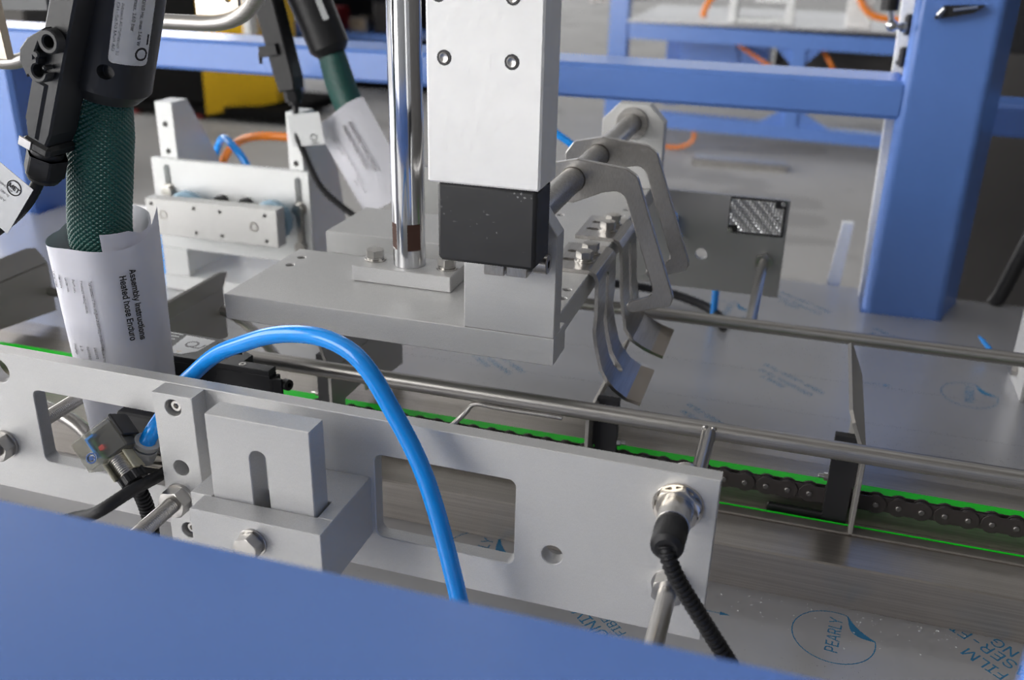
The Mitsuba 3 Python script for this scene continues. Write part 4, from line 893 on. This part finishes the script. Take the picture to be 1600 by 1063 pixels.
# ------------------------------------------------------------------ background
m2 = thing('assembly_bench', 'blue painted second machine frame in the blurred background at the top', 'machine frame')
BY = 5.8
def bb(x0, x1, z0, z1, y0=BY, y1=BY + .1): return bx(x0, x1, y0, y1, z0, z1, .006)
add(m2, 'leg', bb(-1.205, -1.095, FZ, 1.0), 'blue_paint', False); add(m2, 'leg', bb(1.6, 1.7, FZ, 1.0), 'blue_paint', False)
add(m2, 'top_rail', cat(hull([(-1.09, BY, -.175), (1.6, BY, -.205), (-1.09, BY, -.088), (1.6, BY, -.128), (-1.09, BY + .1, -.175), (1.6, BY + .1, -.205), (-1.09, BY + .1, -.088), (1.6, BY + .1, -.128)])), 'blue_paint', False)
add(m2, 'bottom_rail', cat(hull([(-1.09, BY, -.672), (1.6, BY, -.712), (-1.09, BY, -.585), (1.6, BY, -.655), (-1.09, BY + .1, -.672), (1.6, BY + .1, -.712), (-1.09, BY + .1, -.585), (1.6, BY + .1, -.655)])), 'blue_paint', False)
add(m2, 'middle_post', cat(bb(-.165, -.085, -.64, -.15), hull([(-.29, BY + .02, -.15), (.03, BY + .02, -.15), (-.165, BY + .02, -.27), (-.085, BY + .02, -.27), (-.29, BY + .05, -.15), (.03, BY + .05, -.15), (-.165, BY + .05, -.27), (-.085, BY + .05, -.27)])), 'blue_paint', False)
add(m2, 'gusset', hull([(-.32, BY + .02, -.62), (.10, BY + .02, -.62), (-.165, BY + .02, -.52), (-.085, BY + .02, -.52), (-.32, BY + .05, -.62), (.10, BY + .05, -.62), (-.165, BY + .05, -.52), (-.085, BY + .05, -.52)]), 'blue_paint', False)
add(m2, 'table_sheet', bx(-1.1, 1.65, BY + .0, BY + 1.2, -.085, -.070, .002), 'film_sheet', False)
add(m2, 'rear_rail', cat(bx(-1.1, 1.65, BY + 1.1, BY + 1.2, -.69, -.59, .005), bx(-.95, -.85, BY + .6, BY + .7, -.64, -.085, .005)), 'blue_paint', False)
cbx = thing('control_cabinet', 'dark blue motor box hanging under the table of the background machine', 'cabinet')
add(cbx, 'body', bx(-.83, -.30, BY + .35, BY + .8, -.52, -.10, .01), 'blue_paint', False); add(cbx, 'cover', cyl([-.63, BY + .33, -.30], [-.63, BY + .36, -.30], .15, 24), 'blue_paint')
solo('steel_tray', bx(-.27, 1.5, BY + .5, BY + .55, -.52, -.12, .01), 'dark_panel', 'dark steel tray under the table of the background machine', 'tray', smooth=False)
ub = thing('u_bracket', 'pale U shaped bracket standing on the table of the background machine', 'bracket')
add(ub, 'side', bx(-.535, -.495, BY + .08, BY + .28, -.068, .25, .004), 'light_coat', False); add(ub, 'side', bx(-.225, -.180, BY + .08, BY + .28, -.068, .25, .004), 'light_coat', False); add(ub, 'web', bx(-.49, -.23, BY + .08, BY + .28, -.066, -.045, .004), 'light_coat', False); add(ub, 'crossbar', bx(-.40, -.23, BY + .10, BY + .25, .045, .085, .004), 'light_coat', False)
solo('upright_block', bx(.10, .235, BY + .08, BY + .28, -.069, .26, .006), 'light_coat', 'pale upright block standing at the right on the background table', 'block', smooth=False)
solo('orange_hose', tube(smooth_path([(-.685, BY + .15, -.052), (-.68, BY + .15, -.01), (-.65, BY + .16, .05), (-.60, BY + .2, .11), (-.575, BY + .25, .22)], 30), .018, 14), 'orange_hose', 'orange hose rising left of the U bracket on the background table', 'hose')
solo('orange_hose', tube(smooth_path([(.12, BY + .05, .24), (.15, BY + .02, .10), (.21, BY, .02), (.30, BY - .01, -.005), (.42, BY, -.01)], 30), .017, 14), 'orange_hose', 'orange hose hooked round the upright block on the background table', 'hose')
solo('orange_hose', tube(smooth_path([(-.60, BY + .3, -.14), (-.42, BY + .25, -.24), (-.28, BY + .2, -.31), (-.05, BY + .2, -.42), (.12, BY + .2, -.48)], 30), .012, 14), 'orange_hose', 'orange hose drooping under the table of the background machine', 'hose')
solo('orange_hose', tube(smooth_path([(.0, BY + .15, -.20), (.06, BY + .12, -.28), (.10, BY + .12, -.36), (.12, BY + .12, -.46)], 30), .013, 14), 'orange_hose', 'short orange hose hanging right of the middle post of the background machine', 'hose')
solo('orange_hose', tube(np.array([(-.78 + .13 * math.cos(a), BY - .05 - .3 * 0, -.70 + .075 * math.sin(a)) for a in np.linspace(2.6, 6.6, 30)]), .011, 14), 'orange_hose', 'loop of orange hose on the floor below the background machine', 'hose')
solo('floor_bar', bx(-.62, -.10, BY - .35, BY - .25, FZ, FZ + .04, .004), 'stainless', 'pale steel bar lying on the hall floor in front of the background machine', 'bar', smooth=False)
tr2 = thing('cable_tray', 'slotted grey cable tray lying on the left end of the background machine', 'cable tray')
q = cat(bx(0, 1.1, -.05, .05, 0, .02, .003), *[bx(.02 + .055 * i, .05 + .055 * i, -.052, .052, .02, .05, .003) for i in range(19)])
q.apply_transform(trimesh.transformations.rotation_matrix(D(-5), [0, 1, 0]) @ trimesh.transformations.rotation_matrix(D(6), [0, 0, 1])); q.apply_translation([-1.42, BY + .4, -.02]); add(tr2, 'tray', q, 'stainless', False)

yc = thing('tool_cart', 'yellow and black wheeled cabinet in the blurred background at the left', 'cabinet')
CY = 5.45
add(yc, 'body', bx(-6.2, -3.74, CY, CY + .8, -.68, .60, .01), 'matte_black', False, 'black side of the cabinet')
add(yc, 'panel', hull([(-3.735, CY - .01, -.750), (-3.36, CY + .24, -.685), (-3.72, CY - .01, .60), (-3.30, CY + .24, .60), (-3.735, CY + .3, -.750), (-3.36, CY + .5, -.685), (-3.72, CY + .3, .60), (-3.30, CY + .5, .60)]), 'yellow_paint', False, 'yellow front panel')
add(yc, 'handle', bx(-3.46, -3.40, CY + .06, CY + .16, -.25, .05, .01), 'light_coat', False)
add(yc, 'plinth', bx(-4.75, -3.20, CY + .05, CY + .8, -.765, -.70, .006), 'matte_black', False)
for x, y in ((-3.40, CY + .30), (-3.85, CY + .1), (-4.35, CY + .1)):
    cs = add(yc, 'caster', cyl([x - .03, y, FZ + .045], [x + .03, y, FZ + .045], .045, 20), 'caster_red'); add(cs, 'fork', bx(x - .04, x + .04, y - .03, y + .03, FZ + .06, -.755, .004), 'matte_black', False)
solo('tool_cabinet', bx(-4.7, -3.20, 3.45, 3.75, FZ + .001, .06, .01), 'dark_panel', 'dark brown cabinet standing on the hall floor behind the left blue post', 'cabinet', smooth=False)
wb = thing('storage_rack', 'dark blue storage rack with parts on its shelves in the far background', 'rack')
WY = 6.6
for x in (-2.86, -3.75): add(wb, 'post', bx(x, x + .06, WY, WY + .06, FZ, 1.2, .004), 'blue_paint', False)
for z in (-.38, .15): add(wb, 'shelf', bx(-3.75, -2.80, WY, WY + .5, z, z + .05, .004), 'blue_paint', False)
add(wb, 'back_panel', bx(-3.75, -2.80, WY + .52, WY + .55, FZ, 1.2, .004), 'matte_black', False)
for i, (x, w, h, mt, lab) in enumerate(((-3.60, .20, .16, 'caster_red', 'dark red box on the far storage rack'), (-3.32, .14, .10, 'heat_straw', 'tan box on the far storage rack'), (-3.12, .12, .22, 'black_oxide', 'black canister on the far storage rack'))):
    solo('storage_box', bx(x, x + w, WY + .1, WY + .3, -.329, -.329 + h, .01), mt, lab, 'box', smooth=False)
